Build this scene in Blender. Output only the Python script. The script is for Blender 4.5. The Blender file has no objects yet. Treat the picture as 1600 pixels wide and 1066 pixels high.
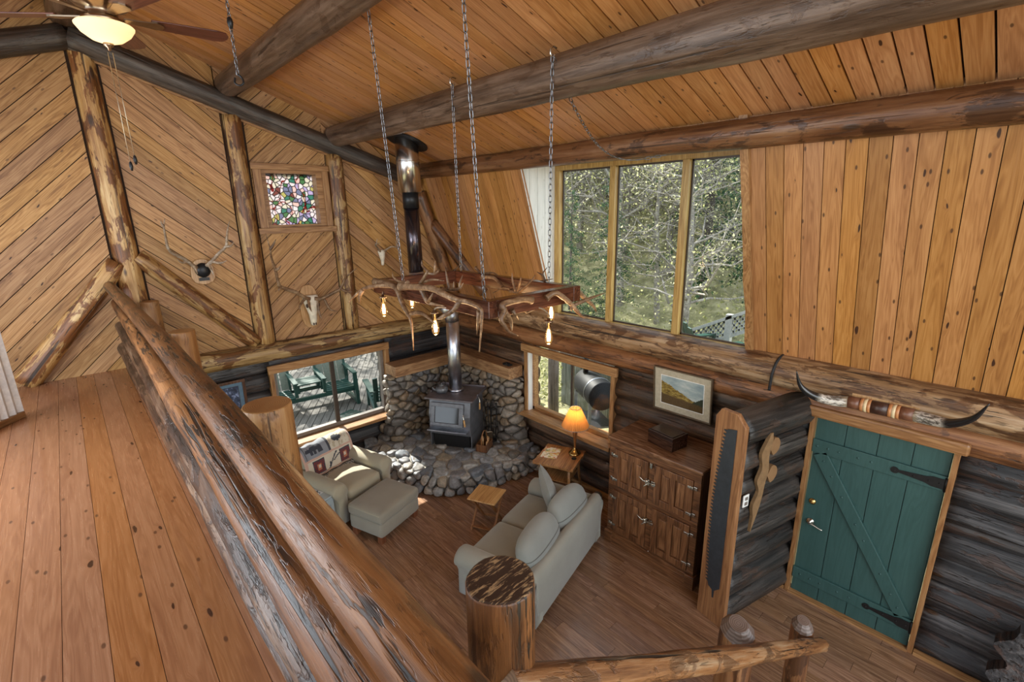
import bpy, bmesh, math, random
from mathutils import Vector, Matrix, noise
SC = bpy.context.scene
COL = SC.collection
R = math.radians
random.seed(7)

# ------------------------------------------------------------------ mesh builder
class M:
    def __init__(s):
        s.v = []; s.f = []; s.uv = []; s.mi = []; s.sm = []
    def add(s, vs, fs, uvs=None, mi=0, sm=False, T=None):
        b = len(s.v)
        for i, p in enumerate(vs):
            p = Vector(p)
            s.v.append(T @ p if T is not None else p)
            s.uv.append(uvs[i] if uvs else (p.x, p.y))
        for f in fs:
            s.f.append([b + i for i in f]); s.mi.append(mi); s.sm.append(sm)
        return s
    def box(s, x0, x1, y0, y1, z0, z1, T=None, mi=0):
        vs = [(x, y, z) for z in (z0, z1) for y in (y0, y1) for x in (x0, x1)]
        fs = [(0, 2, 3, 1), (4, 5, 7, 6), (0, 1, 5, 4), (2, 6, 7, 3), (0, 4, 6, 2), (1, 3, 7, 5)]
        return s.add(vs, fs, None, mi, False, T)
    def cbox(s, c, d, T=None, mi=0):
        return s.box(c[0]-d[0]/2, c[0]+d[0]/2, c[1]-d[1]/2, c[1]+d[1]/2, c[2]-d[2]/2, c[2]+d[2]/2, T, mi)
    def bar(s, p, q, w, t, up=(0, 0, 1), mi=0):
        p = Vector(p); q = Vector(q); d = q - p; L = d.length; d.normalize()
        u = Vector(up)
        if abs(d.dot(u)) > .98: u = Vector((1, 0, 0))
        a = d.cross(u).normalized(); b = a.cross(d)
        T = Matrix.Translation(p) @ Matrix((d, a, b)).transposed().to_4x4()
        return s.box(0, L, -w/2, w/2, -t/2, t/2, T, mi)
    def tube(s, path, r, seg=10, mi=0, cap=True, sm=True, closed=False):
        P = [Vector(p) for p in path]; n = len(P)
        rr = r if isinstance(r, (list, tuple)) else [r]*n
        tang = []
        for i in range(n):
            a = P[i-1] if (i > 0 or closed) else P[i]
            b = P[(i+1) % n] if (i < n-1 or closed) else P[i]
            t = (b - a)
            tang.append(t.normalized() if t.length > 1e-9 else Vector((0, 0, 1)))
        ref = Vector((0, 0, 1)) if abs(tang[0].z) < .9 else Vector((1, 0, 0))
        nrm = (ref - tang[0]*ref.dot(tang[0])).normalized()
        vs = []; uvs = []; L = 0
        for i in range(n):
            if i:
                L += (P[i]-P[i-1]).length
                nrm = nrm - tang[i]*nrm.dot(tang[i])
                nrm = nrm.normalized() if nrm.length > 1e-6 else tang[i].orthogonal().normalized()
            bi = tang[i].cross(nrm)
            for k in range(seg):
                a = 2*math.pi*k/seg
                vs.append(P[i] + (nrm*math.cos(a) + bi*math.sin(a))*rr[i]); uvs.append((L, a/6.2832))
        fs = []
        for i in range(n if closed else n-1):
            j = (i+1) % n
            for k in range(seg):
                k2 = (k+1) % seg
                fs.append((i*seg+k, i*seg+k2, j*seg+k2, j*seg+k))
        s.add(vs, fs, uvs, mi, sm)
        if cap and not closed:
            b = len(s.v) - len(vs)
            s.f.append([b+k for k in reversed(range(seg))]); s.mi.append(mi); s.sm.append(False)
            s.f.append([b+(n-1)*seg+k for k in range(seg)]); s.mi.append(mi); s.sm.append(False)
        return s
    def lathe(s, prof, seg=24, T=None, mi=0, sm=True, cap=True):
        vs = []; uvs = []
        for i, (r, z) in enumerate(prof):
            for k in range(seg):
                a = 2*math.pi*k/seg
                vs.append((r*math.cos(a), r*math.sin(a), z)); uvs.append((k/seg, z))
        fs = []
        for i in range(len(prof)-1):
            for k in range(seg):
                k2 = (k+1) % seg
                fs.append((i*seg+k, i*seg+k2, (i+1)*seg+k2, (i+1)*seg+k))
        s.add(vs, fs, uvs, mi, sm, T)
        if cap:
            b = len(s.v) - len(vs)
            s.f.append([b+k for k in reversed(range(seg))]); s.mi.append(mi); s.sm.append(False)
            n = len(prof)-1
            s.f.append([b+n*seg+k for k in range(seg)]); s.mi.append(mi); s.sm.append(False)
        return s
    def prism(s, poly, h0, h1, T=None, mi=0, uvs=None, top_mi=None):
        n = len(poly)
        vs = [(x, y, h0) for x, y in poly] + [(x, y, h1) for x, y in poly]
        u = (uvs + uvs) if uvs else [(x, y) for x, y in poly]*2
        b = len(s.v)
        s.add(vs, [list(reversed(range(n)))] + [(i, (i+1) % n, n+(i+1) % n, n+i) for i in range(n)], u, mi, False, T)
        s.f.append([b+n+k for k in range(n)]); s.mi.append(mi if top_mi is None else top_mi); s.sm.append(False)
        return s
    def rbox(s, c, d, r, n=7, puff=(0, 0, 0), T=None, mi=0):
        """box with round edges; puff pushes the middle of each face outwards"""
        h = [x/2 for x in d]; r = min(r, min(h)*.999)
        key = {}; vs = []; fs = []
        def pt(q):
            k = tuple(round(x, 5) for x in q)
            if k in key: return key[k]
            p = Vector([q[i]*h[i] for i in range(3)])
            cl = Vector([max(-h[i]+r, min(h[i]-r, p[i])) for i in range(3)])
            dv = p - cl
            if dv.length > 1e-9: p = cl + dv.normalized()*r
            for i in range(3):
                j, k2 = (i+1) % 3, (i+2) % 3
                p[i] += puff[i]*q[i]*abs(q[i])*(1-q[j]**2)*(1-q[k2]**2)
            key[k] = len(vs); vs.append(p + Vector(c)); return key[k]
        def warp(t): return math.copysign(1-(1-abs(t))**1.6, t)
        for ax in range(3):
            for sg in (-1, 1):
                for i in range(n):
                    for j in range(n):
                        idx = []
                        for (a, b) in ((i, j), (i+1, j), (i+1, j+1), (i, j+1)):
                            q = [0, 0, 0]; q[ax] = sg
                            q[(ax+1) % 3] = warp(-1+2*a/n); q[(ax+2) % 3] = warp(-1+2*b/n)
                            idx.append(pt(q))
                        fs.append(idx if sg > 0 else idx[::-1])
        return s.add(vs, fs, None, mi, True, T)
    def ball(s, c, r, seg=16, rings=10, T=None, mi=0, sc=(1, 1, 1)):
        vs = []; fs = []
        for i in range(rings+1):
            t = math.pi*i/rings
            for k in range(seg):
                a = 2*math.pi*k/seg
                vs.append((c[0]+r*sc[0]*math.sin(t)*math.cos(a), c[1]+r*sc[1]*math.sin(t)*math.sin(a), c[2]+r*sc[2]*math.cos(t)))
        for i in range(rings):
            for k in range(seg):
                k2 = (k+1) % seg
                fs.append((i*seg+k, (i+1)*seg+k, (i+1)*seg+k2, i*seg+k2))
        return s.add(vs, fs, None, mi, True, T)
    def build(s, name, mats, parent=None, T=None, bevel=0, seg=2):
        me = bpy.data.meshes.new(name)
        me.from_pydata([tuple(p) for p in s.v], [], s.f)
        ul = me.uv_layers.new(name='UVMap')
        li = [0]*len(me.loops); me.loops.foreach_get('vertex_index', li)
        flat = []
        for i in li: flat.extend(s.uv[i])
        ul.data.foreach_set('uv', flat)
        for m in (mats if isinstance(mats, (list, tuple)) else [mats]): me.materials.append(m)
        me.polygons.foreach_set('material_index', s.mi)
        me.polygons.foreach_set('use_smooth', s.sm)
        me.update()
        o = bpy.data.objects.new(name, me); COL.objects.link(o)
        if T is not None: o.matrix_world = T
        if parent is not None: o.parent = parent
        if bevel:
            b = o.modifiers.new('edge', 'BEVEL'); b.width = bevel; b.segments = seg; b.limit_method = 'ANGLE'; b.angle_limit = R(40)
        return o

def tag(o, label=None, cat=None, group=None, kind=None):
    if label: o['label'] = label
    if cat: o['category'] = cat
    if group: o['group'] = group
    if kind: o['kind'] = kind
    return o
def thing(name, label, cat, loc=(0, 0, 0), rz=0, group=None):
    o = bpy.data.objects.new(name, None); COL.objects.link(o)
    o.location = loc; o.rotation_euler = (0, 0, rz); o.empty_display_size = .1
    return tag(o, label, cat, group)
def struct(o): o['kind'] = 'structure'; return o
def dup(o, parent=None):
    kids = list(o.children)
    c = o.copy(); COL.objects.link(c); c.parent = parent
    for k in kids: dup(k, c)
    return c
def TR(x=0, y=0, z=0, rz=0, rx=0, ry=0):
    return Matrix.Translation((x, y, z)) @ Matrix.Rotation(rz, 4, 'Z') @ Matrix.Rotation(ry, 4, 'Y') @ Matrix.Rotation(rx, 4, 'X')
def axis_T(p, q, up=(0, 0, 1)):
    p = Vector(p); q = Vector(q); d = (q-p).normalized(); u = Vector(up)
    if abs(d.dot(u)) > .97: u = Vector((0, 1, 0))
    y = u.cross(d).normalized(); z = d.cross(y)
    return Matrix.Translation(p) @ Matrix((d, y, z)).transposed().to_4x4()
def smooth_path(pts, n=4):
    """Catmull-Rom through the points"""
    P = [Vector(p) for p in pts]
    if len(P) < 3: return P
    out = []
    for i in range(len(P)-1):
        a = P[i-1] if i else P[0]*2-P[1]
        b, c = P[i], P[i+1]
        d = P[i+2] if i+2 < len(P) else P[-1]*2-P[-2]
        for k in range(n):
            t = k/n
            out.append(.5*((2*b)+(c-a)*t+(2*a-5*b+4*c-d)*t*t+(3*b-a-3*c+d)*t**3))
    out.append(P[-1]); return out

# ------------------------------------------------------------------ materials
class N:
    def __init__(s, name):
        s.m = bpy.data.materials.new(name); s.m.use_nodes = True
        s.t = s.m.node_tree; s.t.nodes.clear()
        s.out = s.t.nodes.new('ShaderNodeOutputMaterial')
    def n(s, typ, **kw):
        o = s.t.nodes.new('ShaderNode'+typ)
        for k, v in kw.items(): setattr(o, k, v)
        return o
    def l(s, a, b): s.t.links.new(a, b)
    def inp(s, sock, v):
        if hasattr(v, 'is_linked') or isinstance(v, bpy.types.NodeSocket): s.l(v, sock)
        else: sock.default_value = v
    def math(s, op, a, b=0., c=None):
        o = s.n('Math', operation=op); s.inp(o.inputs[0], a); s.inp(o.inputs[1], b)
        if c is not None: s.inp(o.inputs[2], c)
        return o.outputs[0]
    def vmath(s, op, a, b):
        o = s.n('VectorMath', operation=op); s.inp(o.inputs[0], a); s.inp(o.inputs[1], b); return o.outputs[0]
    def comb(s, x, y, z):
        o = s.n('CombineXYZ'); s.inp(o.inputs[0], x); s.inp(o.inputs[1], y); s.inp(o.inputs[2], z); return o.outputs[0]
    def noise(s, vec, scale=1, detail=4, rough=.5, dist=0, col=False):
        o = s.n('TexNoise'); s.inp(o.inputs['Vector'], vec); s.inp(o.inputs['Scale'], scale)
        o.inputs['Detail'].default_value = detail; o.inputs['Roughness'].default_value = rough; o.inputs['Distortion'].default_value = dist
        return o.outputs['Color' if col else 'Fac']
    def ramp(s, fac, stops, interp='LINEAR'):
        o = s.n('ValToRGB'); s.l(fac, o.inputs[0]); r = o.color_ramp; r.interpolation = interp
        while len(r.elements) < len(stops): r.elements.new(.5)
        for e, (p, c) in zip(r.elements, stops):
            e.position = p; e.color = (*c, 1) if len(c) == 3 else c
        return o.outputs[0]
    def mix(s, f, a, b, mode='MIX'):
        o = s.n('Mix', data_type='RGBA', blend_type=mode)
        s.inp(o.inputs['Factor'], f)
        for sock, v in ((o.inputs[6], a), (o.inputs[7], b)):
            s.inp(sock, (*v, 1) if isinstance(v, tuple) and len(v) == 3 else v)
        return o.outputs[2]
    def step(s, x, lo, hi):
        o = s.n('MapRange', interpolation_type='SMOOTHSTEP'); s.inp(o.inputs[0], x)
        o.inputs[1].default_value = lo; o.inputs[2].default_value = hi; o.inputs[3].default_value = 0; o.inputs[4].default_value = 1
        return o.outputs[0]
    def bump(s, h, strength=.3, dist=.01):
        o = s.n('Bump'); o.inputs['Strength'].default_value = strength; o.inputs['Distance'].default_value = dist; s.l(h, o.inputs['Height']); return o.outputs[0]
    def bsdf(s, col, rough=.5, metal=0., bump=None, spec=.5, **kw):
        b = s.n('BsdfPrincipled')
        s.inp(b.inputs['Base Color'], (*col, 1) if isinstance(col, tuple) and len(col) == 3 else col)
        s.inp(b.inputs['Roughness'], rough); s.inp(b.inputs['Metallic'], metal); s.inp(b.inputs['Specular IOR Level'], spec)
        for k, v in kw.items(): s.inp(b.inputs[k], v)
        if bump is not None: s.l(bump, b.inputs['Normal'])
        return b
    def done(s, b):
        s.l(b.outputs[0], s.out.inputs[0]); return s.m

def plain(name, col, rough=.5, metal=0., var=.12, scale=30, bump=.0, spec=.5, **kw):
    g = N(name); tc = g.n('TexCoord').outputs['Object']
    f = g.noise(tc, scale, 5, .6)
    a = tuple(max(0, c*(1-var)) for c in col); b = tuple(min(1, c*(1+var)) for c in col)
    c = g.ramp(f, [(.3, a), (.7, b)])
    return g.done(g.bsdf(c, rough, metal, g.bump(f, bump, .004) if bump else None, spec, **kw))

def plank_mat(name, dark, mid, light, knot=(.05, .02, .01), rough=.38, knots=1., streak=.4, spec=.45, scale=1., hue=.12):
    """boards: UV u runs along the board in metres, every board is its own island"""
    g = N(name); uv = g.n('TexCoord').outputs['UV']; rnd = g.n('NewGeometry').outputs['Random Per Island']
    off = g.comb(g.math('MULTIPLY', rnd, 37.), g.math('MULTIPLY', rnd, 91.), 0.)
    p = g.vmath('ADD', uv, off)
    p = g.vmath('MULTIPLY', p, (scale, scale, scale))
    # knots
    kv = g.vmath('MULTIPLY', p, (1.5, 5.5, 1.))
    kv = g.vmath('ADD', kv, g.vmath('MULTIPLY', g.noise(p, 6, 2, .5, 0, True), (.12, .3, 0.)))
    vo = g.n('TexVoronoi', voronoi_dimensions='2D'); g.l(kv, vo.inputs['Vector']); vo.inputs['Scale'].default_value = 1.
    sel = g.n('SeparateColor'); g.l(vo.outputs['Color'], sel.inputs[0])
    size = g.math('MULTIPLY', g.math('MAXIMUM', g.math('SUBTRACT', sel.outputs[0], .30), 0.), .105*knots)
    d = vo.outputs['Distance']
    kn = g.math('SUBTRACT', 1., g.math('MINIMUM', g.math('DIVIDE', d, g.math('ADD', size, .0005)), 1.))
    kmask = g.step(kn, .02, .35)
    v2 = g.n('TexVoronoi', voronoi_dimensions='2D'); g.l(g.vmath('MULTIPLY', p, (3.1, 7.3, 1.)), v2.inputs['Vector']); v2.inputs['Scale'].default_value = 1.
    s2 = g.n('SeparateColor'); g.l(v2.outputs['Color'], s2.inputs[0])
    pin = g.math('MULTIPLY', g.step(v2.outputs['Distance'], .075, .035), g.step(s2.outputs[1], .38, .42))
    kmask = g.math('MAXIMUM', kmask, g.math('MULTIPLY', pin, .85*min(1., knots)))
    halo = g.math('SUBTRACT', 1., g.math('MINIMUM', g.math('DIVIDE', d, g.math('ADD', g.math('MULTIPLY', size, 3.2), .0005)), 1.))
    # grain, bending round the knots
    gp = g.vmath('ADD', p, g.comb(0., g.math('MULTIPLY', halo, .03), 0.))
    fine = g.noise(g.vmath('MULTIPLY', gp, (2.5, 70., 1.)), 1., 6, .65, .2)
    band = g.noise(g.vmath('MULTIPLY', gp, (.8, 13., 1.)), 1., 3, .55, .6)
    rings = g.math('FRACT', g.math('MULTIPLY', band, 9.))
    rings = g.math('ABSOLUTE', g.math('SUBTRACT', rings, .5))
    f = g.math('ADD', g.math('MULTIPLY', fine, .45), g.math('ADD', g.math('MULTIPLY', band, .4), g.math('MULTIPLY', rings, .35)))
    c = g.ramp(f, [(.36, dark), (.50, mid), (.66, light)])
    # tone of each board
    r2 = g.math('FRACT', g.math('MULTIPLY', rnd, 17.31)); r3 = g.math('FRACT', g.math('MULTIPLY', rnd, 53.7))
    hs = g.n('HueSaturation'); g.l(c, hs.inputs['Color'])
    g.l(g.math('ADD', .5-hue*.03, g.math('MULTIPLY', r3, hue*.06)), hs.inputs['Hue'])
    g.l(g.math('ADD', .94, g.math('MULTIPLY', r3, .12)), hs.inputs['Saturation'])
    g.l(g.math('ADD', 1-hue*1.1, g.math('MULTIPLY', r2, hue*2.2)), hs.inputs['Value'])
    c = hs.outputs[0]
    # heartwood streaks
    st = g.step(g.noise(g.vmath('MULTIPLY', p, (.25, 9., 1.)), 1., 3, .5, .8), .62, .74)
    c = g.mix(g.math('MULTIPLY', st, streak), c, dark)
    c = g.mix(g.math('MULTIPLY', halo, .45), c, dark)
    c = g.mix(kmask, c, knot)
    h = g.math('SUBTRACT', g.math('MULTIPLY', fine, .5), kmask)
    return g.done(g.bsdf(c, g.math('ADD', rough-.06, g.math('MULTIPLY', fine, .14)), 0., g.bump(h, .12, .004), spec))

def log_mat(name, c0, c1, c2, patch, patch_amt=.5, crack=.5, rough=.42, spec=.45, knot=(.06, .03, .015), knots=1., bump=.5, lengthwise=.8, pthr=.53, fleck=.60):
    """peeled round logs: object x runs along the log"""
    g = N(name); tc = g.n('TexCoord').outputs['Object']; geo = g.n('NewGeometry')
    oi = g.n('ObjectInfo').outputs['Random']; rnd = g.math('FRACT', g.math('ADD', g.math('MULTIPLY', oi, 3.7), geo.outputs['Random Per Island']))
    p = g.vmath('ADD', tc, g.comb(g.math('MULTIPLY', rnd, 41.), g.math('MULTIPLY', rnd, 17.), g.math('MULTIPLY', oi, 23.)))
    grain = g.noise(g.vmath('MULTIPLY', p, (lengthwise*1.6, 26., 26.)), 1., 8, .74, .1)
    broad = g.noise(g.vmath('MULTIPLY', p, (.9, 5., 5.)), 1., 4, .6, .5)
    f = g.math('ADD', g.math('MULTIPLY', grain, .6), g.math('MULTIPLY', broad, .45))
    c = g.ramp(f, [(.42, c0), (.53, c1), (.645, c2)])
    pm = g.step(g.noise(g.vmath('MULTIPLY', p, (2.6, 7., 7.)), 1., 6, .66, .5), pthr, pthr+.05)
    c = g.mix(g.math('MULTIPLY', pm, patch_amt), c, g.mix(g.step(grain, .40, .62), tuple(x*.4 for x in patch), patch))
    cr = g.step(g.noise(g.vmath('MULTIPLY', p, (.55, 24., 24.)), 1., 3, .5, .5), .625, .665)
    c = g.mix(g.math('MULTIPLY', cr, crack), c, (.012, .008, .006))
    fl = g.step(g.noise(g.vmath('MULTIPLY', p, (5.5, 62., 62.)), 1., 3, .6, .2), fleck, fleck+.05)
    flm = g.step(g.noise(g.vmath('MULTIPLY', p, (1.3, 4., 4.)), 1., 3, .6), .42, .60)
    fl = g.math('MULTIPLY', fl, flm)
    c = g.mix(g.math('MULTIPLY', fl, min(1., crack*1.0)), c, (.014, .009, .006))
    vo = g.n('TexVoronoi'); g.l(g.vmath('MULTIPLY', p, (2., 5.5, 5.5)), vo.inputs['Vector']); vo.inputs['Scale'].default_value = 1.
    sel = g.n('SeparateColor'); g.l(vo.outputs['Color'], sel.inputs[0])
    size = g.math('ADD', g.math('MULTIPLY', g.math('MAXIMUM', g.math('SUBTRACT', sel.outputs[0], .35), 0.), .32*knots), .0005)
    kn = g.math('SUBTRACT', 1., g.math('MINIMUM', g.math('DIVIDE', vo.outputs['Distance'], size), 1.))
    km = g.step(kn, .03, .5)
    c = g.mix(km, c, knot)
    hv = g.n('HueSaturation'); g.l(c, hv.inputs['Color'])
    g.l(g.math('ADD', .82, g.math('MULTIPLY', rnd, .36)), hv.inputs['Value'])
    h = g.math('SUBTRACT', g.math('ADD', g.math('MULTIPLY', grain, .6), g.math('MULTIPLY', km, .5)), g.math('ADD', g.math('MULTIPLY', cr, 1.2*crack), g.math('ADD', g.math('MULTIPLY', pm, .25), g.math('MULTIPLY', fl, .6*crack))))
    return g.done(g.bsdf(hv.outputs[0], g.math('ADD', rough-.1, g.math('MULTIPLY', grain, .22)), 0., g.bump(h, bump, .012), spec))

def wood_mat(name, dark, mid, light, axis=0, rough=.35, freq=22., spec=.45, bump=.15, coord='Object'):
    """joinery: grain along one object axis"""
    g = N(name); tc = g.n('TexCoord').outputs[coord]
    oi = g.n('ObjectInfo').outputs['Random']
    isl = g.n('NewGeometry').outputs['Random Per Island']
    p = g.vmath('ADD', tc, g.comb(g.math('MULTIPLY', oi, 31.), g.math('MULTIPLY', isl, 11.), g.math('MULTIPLY', oi, 7.)))
    s = [freq]*3; s[axis] = 1.6
    fine = g.noise(g.vmath('MULTIPLY', p, tuple(x*2.6 for x in s)), 1., 6, .65, .2)
    s2 = [freq*.45]*3; s2[axis] = .8
    band = g.noise(g.vmath('MULTIPLY', p, tuple(s2)), 1., 3, .5, .7)
    rings = g.math('ABSOLUTE', g.math('SUBTRACT', g.math('FRACT', g.math('MULTIPLY', band, 8.)), .5))
    f = g.math('ADD', g.math('MULTIPLY', fine, .5), g.math('ADD', g.math('MULTIPLY', band, .35), g.math('MULTIPLY', rings, .35)))
    c = g.ramp(f, [(.36, dark), (.51, mid), (.68, light)])
    return g.done(g.bsdf(c, rough, 0., g.bump(fine, bump, .003), spec))

def endgrain_mat(name, dark, light, rough=.5, saw=0.):
    g = N(name); tc = g.n('TexCoord').outputs['Object']
    sx = g.n('SeparateXYZ'); g.l(tc, sx.inputs[0])
    r = g.math('SQRT', g.math('ADD', g.math('POWER', sx.outputs[1], 2.), g.math('POWER', sx.outputs[2], 2.)))
    w = g.noise(tc, 9., 4, .6)
    ring = g.math('ABSOLUTE', g.math('SUBTRACT', g.math('FRACT', g.math('ADD', g.math('MULTIPLY', r, 95.), w)), .5))
    f = g.math('ADD', g.math('MULTIPLY', ring, .8), g.math('MULTIPLY', w, .5))
    if saw:
        st = g.noise(g.vmath('MULTIPLY', tc, (1., 14., 85.)), 1., 5, .7, .4)
        f = g.math('ADD', g.math('MULTIPLY', f, .25), g.math('MULTIPLY', g.step(st, .5, .62), .8))
    c = g.ramp(f, [(.2, dark), (.8, light)])
    return g.done(g.bsdf(c, rough, 0., g.bump(f, .3, .004)))

def emit_mat(name, col, strength):
    g = N(name); e = g.n('Emission'); e.inputs[0].default_value = (*col, 1); e.inputs[1].default_value = strength
    return g.done(e)

def pane_mat(name, tint=(.97, .98, .98), refl=.06):
    g = N(name); t = g.n('BsdfTransparent'); t.inputs[0].default_value = (*tint, 1)
    gl = g.n('BsdfGlossy'); gl.inputs['Roughness'].default_value = .01
    fr = g.n('Fresnel'); fr.inputs[0].default_value = 1.45
    mx = g.n('MixShader'); g.l(g.math('MULTIPLY', fr.outputs[0], .09), mx.inputs[0]); g.l(t.outputs[0], mx.inputs[1]); g.l(gl.outputs[0], mx.inputs[2])
    return g.done(mx)

def fabric_mat(name, col, scale=420., var=.1, rough=.9):
    g = N(name); tc = g.n('TexCoord').outputs['Object']
    big = g.noise(tc, 5., 3, .5); fine = g.noise(tc, scale, 2, .5)
    f = g.math('ADD', g.math('MULTIPLY', big, .5), g.math('MULTIPLY', fine, .5))
    c = g.ramp(f, [(.3, tuple(x*(1-var) for x in col)), (.7, tuple(min(1, x*(1+var)) for x in col))])
    return g.done(g.bsdf(c, rough, 0., g.bump(fine, .25, .002), .25, **{'Sheen Weight': .25}))

def stone_mat(name, cols):
    g = N(name); tc = g.n('TexCoord').outputs['Object']; rnd = g.n('NewGeometry').outputs['Random Per Island']
    c = g.ramp(rnd, cols, 'CONSTANT')
    n1 = g.noise(g.vmath('ADD', tc, g.comb(g.math('MULTIPLY', rnd, 30.), 0., 0.)), 26., 7, .7)
    n2 = g.noise(tc, 7., 3, .6)
    c = g.mix(g.step(n1, .36, .62), g.mix(.5, c, (.03, .028, .025)), c)
    c = g.mix(g.math('MULTIPLY', g.step(n2, .55, .75), .4), c, (.22, .14, .07))
    return g.done(g.bsdf(c, .45, 0., g.bump(n1, .5, .01), .45))

MT = {}
MT['chev'] = plank_mat('chevron cedar', (.215, .098, .032), (.375, .195, .070), (.49, .285, .12), knots=.7, streak=.6, rough=.5, hue=.15)
MT['ceil'] = plank_mat('ceiling pine', (.35, .145, .048), (.455, .205, .074), (.55, .275, .11), knots=.95, streak=.35, rough=.34, hue=.09)
MT['slope'] = plank_mat('slope pine', (.265, .110, .034), (.365, .165, .053), (.45, .22, .078), knots=1.0, streak=.45, rough=.4, hue=.13)
MT['white_board'] = plank_mat('white painted boards', (.62, .63, .60), (.74, .75, .72), (.8, .8, .78), knot=(.45, .44, .4), knots=.5, streak=.1, hue=.02)
MT['loft'] = plank_mat('loft pine floor', (.225, .088, .036), (.275, .115, .048), (.325, .145, .065), knots=.85, streak=.5, rough=.25, hue=.025, spec=.5)
MT['lam'] = plank_mat('dark laminate', (.13, .066, .038), (.225, .122, .07), (.32, .188, .115), knots=0.3, streak=.6, rough=.25, hue=.14, spec=.55)
MT['post'] = log_mat('golden peeled log', (.22, .095, .026), (.43, .245, .085), (.62, .44, .21), (.20, .065, .017), .9, .8, .40, pthr=.485)
MT['tie'] = log_mat('tie log', (.16, .085, .032), (.36, .225, .09), (.55, .40, .20), (.17, .065, .02), .92, .8, .42, pthr=.50)
MT['purlin'] = log_mat('gray brown log', (.045, .026, .016), (.105, .066, .043), (.19, .13, .092), (.075, .036, .018), .5, .7, .33, bump=.45)
MT['purlin_red'] = log_mat('red brown log', (.085, .032, .013), (.19, .08, .032), (.29, .15, .07), (.05, .02, .01), .7, .7, .30, bump=.4)
MT['rake'] = log_mat('dark gray log', (.018, .015, .013), (.052, .042, .035), (.115, .096, .08), (.08, .04, .025), .3, .8, .42)
MT['plate'] = log_mat('weathered plate log', (.085, .04, .018), (.25, .145, .07), (.42, .30, .19), (.10, .04, .016), .8, .9, .34, pthr=.51, fleck=.57)
MT['second'] = log_mat('red stained log', (.085, .034, .014), (.20, .082, .032), (.30, .145, .062), (.07, .025, .011), .55, .8, .36)
MT['walllog'] = log_mat('dark wall logs', (.009, .0092, .0105), (.034, .033, .035), (.115, .108, .108), (.10, .042, .022), .45, .95, .42, lengthwise=.4, bump=1.)
MT['partlog'] = log_mat('smoky partition logs', (.010, .0095, .009), (.034, .029, .026), (.082, .068, .058), (.09, .042, .022), .4, .9, .36, lengthwise=.6, bump=.8)
MT['walllog_brown'] = log_mat('brown wall logs', (.014, .009, .006), (.066, .037, .022), (.16, .095, .055), (.15, .06, .026), .6, .9, .38, lengthwise=.4, bump=.9)
MT['rail'] = log_mat('varnished rail log', (.06, .021, .006), (.17, .066, .020), (.295, .13, .045), (.055, .02, .008), .55, 1., .34, .4, lengthwise=.5, fleck=.535, pthr=.55)
MT['rail_bark'] = log_mat('barky rail log', (.022, .012, .008), (.10, .05, .027), (.26, .165, .105), (.035, .015, .009), .8, 1., .30, .5, bump=.9, fleck=.54, pthr=.5)
MT['stair_rail'] = log_mat('stair rail pole', (.11, .038, .011), (.25, .11, .038), (.37, .25, .145), (.085, .034, .012), .65, .95, .38, bump=1., fleck=.545, pthr=.5)
MT['post_end'] = endgrain_mat('post end grain', (.25, .115, .035), (.46, .26, .10))
MT['post_sawn'] = endgrain_mat('rough sawn end', (.035, .018, .01), (.36, .24, .12), .6, saw=1.)
MT['end_dark'] = endgrain_mat('dark log end', (.04, .024, .016), (.12, .08, .055))
MT['end_light'] = endgrain_mat('light log end', (.17, .085, .035), (.34, .20, .095))
MT['end_newel'] = endgrain_mat('worn newel end', (.08, .05, .035), (.22, .17, .15), .3)
MT['trimwood'] = wood_mat('cedar trim', (.17, .077, .026), (.31, .155, .06), (.44, .255, .11), 0)
MT['trimwood_y'] = wood_mat('cedar trim', (.17, .077, .026), (.31, .155, .06), (.44, .255, .11), 1)
MT['trimwood_z'] = wood_mat('cedar trim', (.17, .077, .026), (.31, .155, .06), (.44, .255, .11), 2)
MT['sash'] = wood_mat('varnished sash', (.25, .14, .035), (.40, .25, .075), (.52, .36, .13), 2)
MT['brownframe'] = plain('bronze window frame', (.06, .045, .035), .4, .3)
MT['grayframe'] = plain('gray brown vinyl', (.17, .145, .125), .45)
MT['oak'] = wood_mat('dark oak', (.045, .018, .008), (.125, .052, .021), (.23, .105, .045), 2, .32)
MT['oak_x'] = wood_mat('dark oak rail', (.045, .018, .008), (.125, .052, .021), (.23, .105, .045), 1, .32)
MT['oak_top'] = wood_mat('worn oak top', (.07, .028, .012), (.16, .075, .035), (.28, .15, .08), 1, .22)
MT['boxwood'] = wood_mat('mahogany box', (.014, .006, .004), (.032, .013, .008), (.06, .027, .016), 1, .2)
MT['traywood'] = wood_mat('tray wood', (.33, .16, .05), (.47, .26, .095), (.58, .36, .15), 0, .35)
MT['trayleg'] = wood_mat('tray leg wood', (.18, .065, .02), (.26, .11, .036), (.33, .16, .06), 2, .35)
MT['slab'] = wood_mat('live edge slab', (.16, .062, .02), (.30, .14, .05), (.42, .23, .09), 0, .3)
MT['chandwood'] = wood_mat('redwood beam', (.03, .010, .006), (.078, .026, .014), (.13, .05, .026), 1, .22)
MT['chandwood_x'] = wood_mat('redwood beam', (.03, .010, .006), (.078, .026, .014), (.13, .05, .026), 0, .22)
MT['blade'] = wood_mat('walnut fan blade', (.05, .014, .010), (.11, .034, .022), (.17, .06, .04), 0, .3)
MT['plaque'] = wood_mat('light plaque', (.33, .175, .07), (.45, .26, .115), (.55, .35, .17), 2)
MT['steel'] = plain('stainless pipe', (.62, .60, .58), .22, 1., .05, 8)
MT['galv'] = plain('blued stove pipe', (.55, .57, .63), .3, 1., .3, 6)
MT['black'] = plain('black metal', (.012, .013, .015), .4, .3, .2)
MT['iron'] = plain('black iron', (.015, .014, .014), .5, .5, .2, 40, .3)
MT['stove'] = plain('stove steel', (.15, .152, .165), .42, .45, .25, 12, .1)
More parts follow.
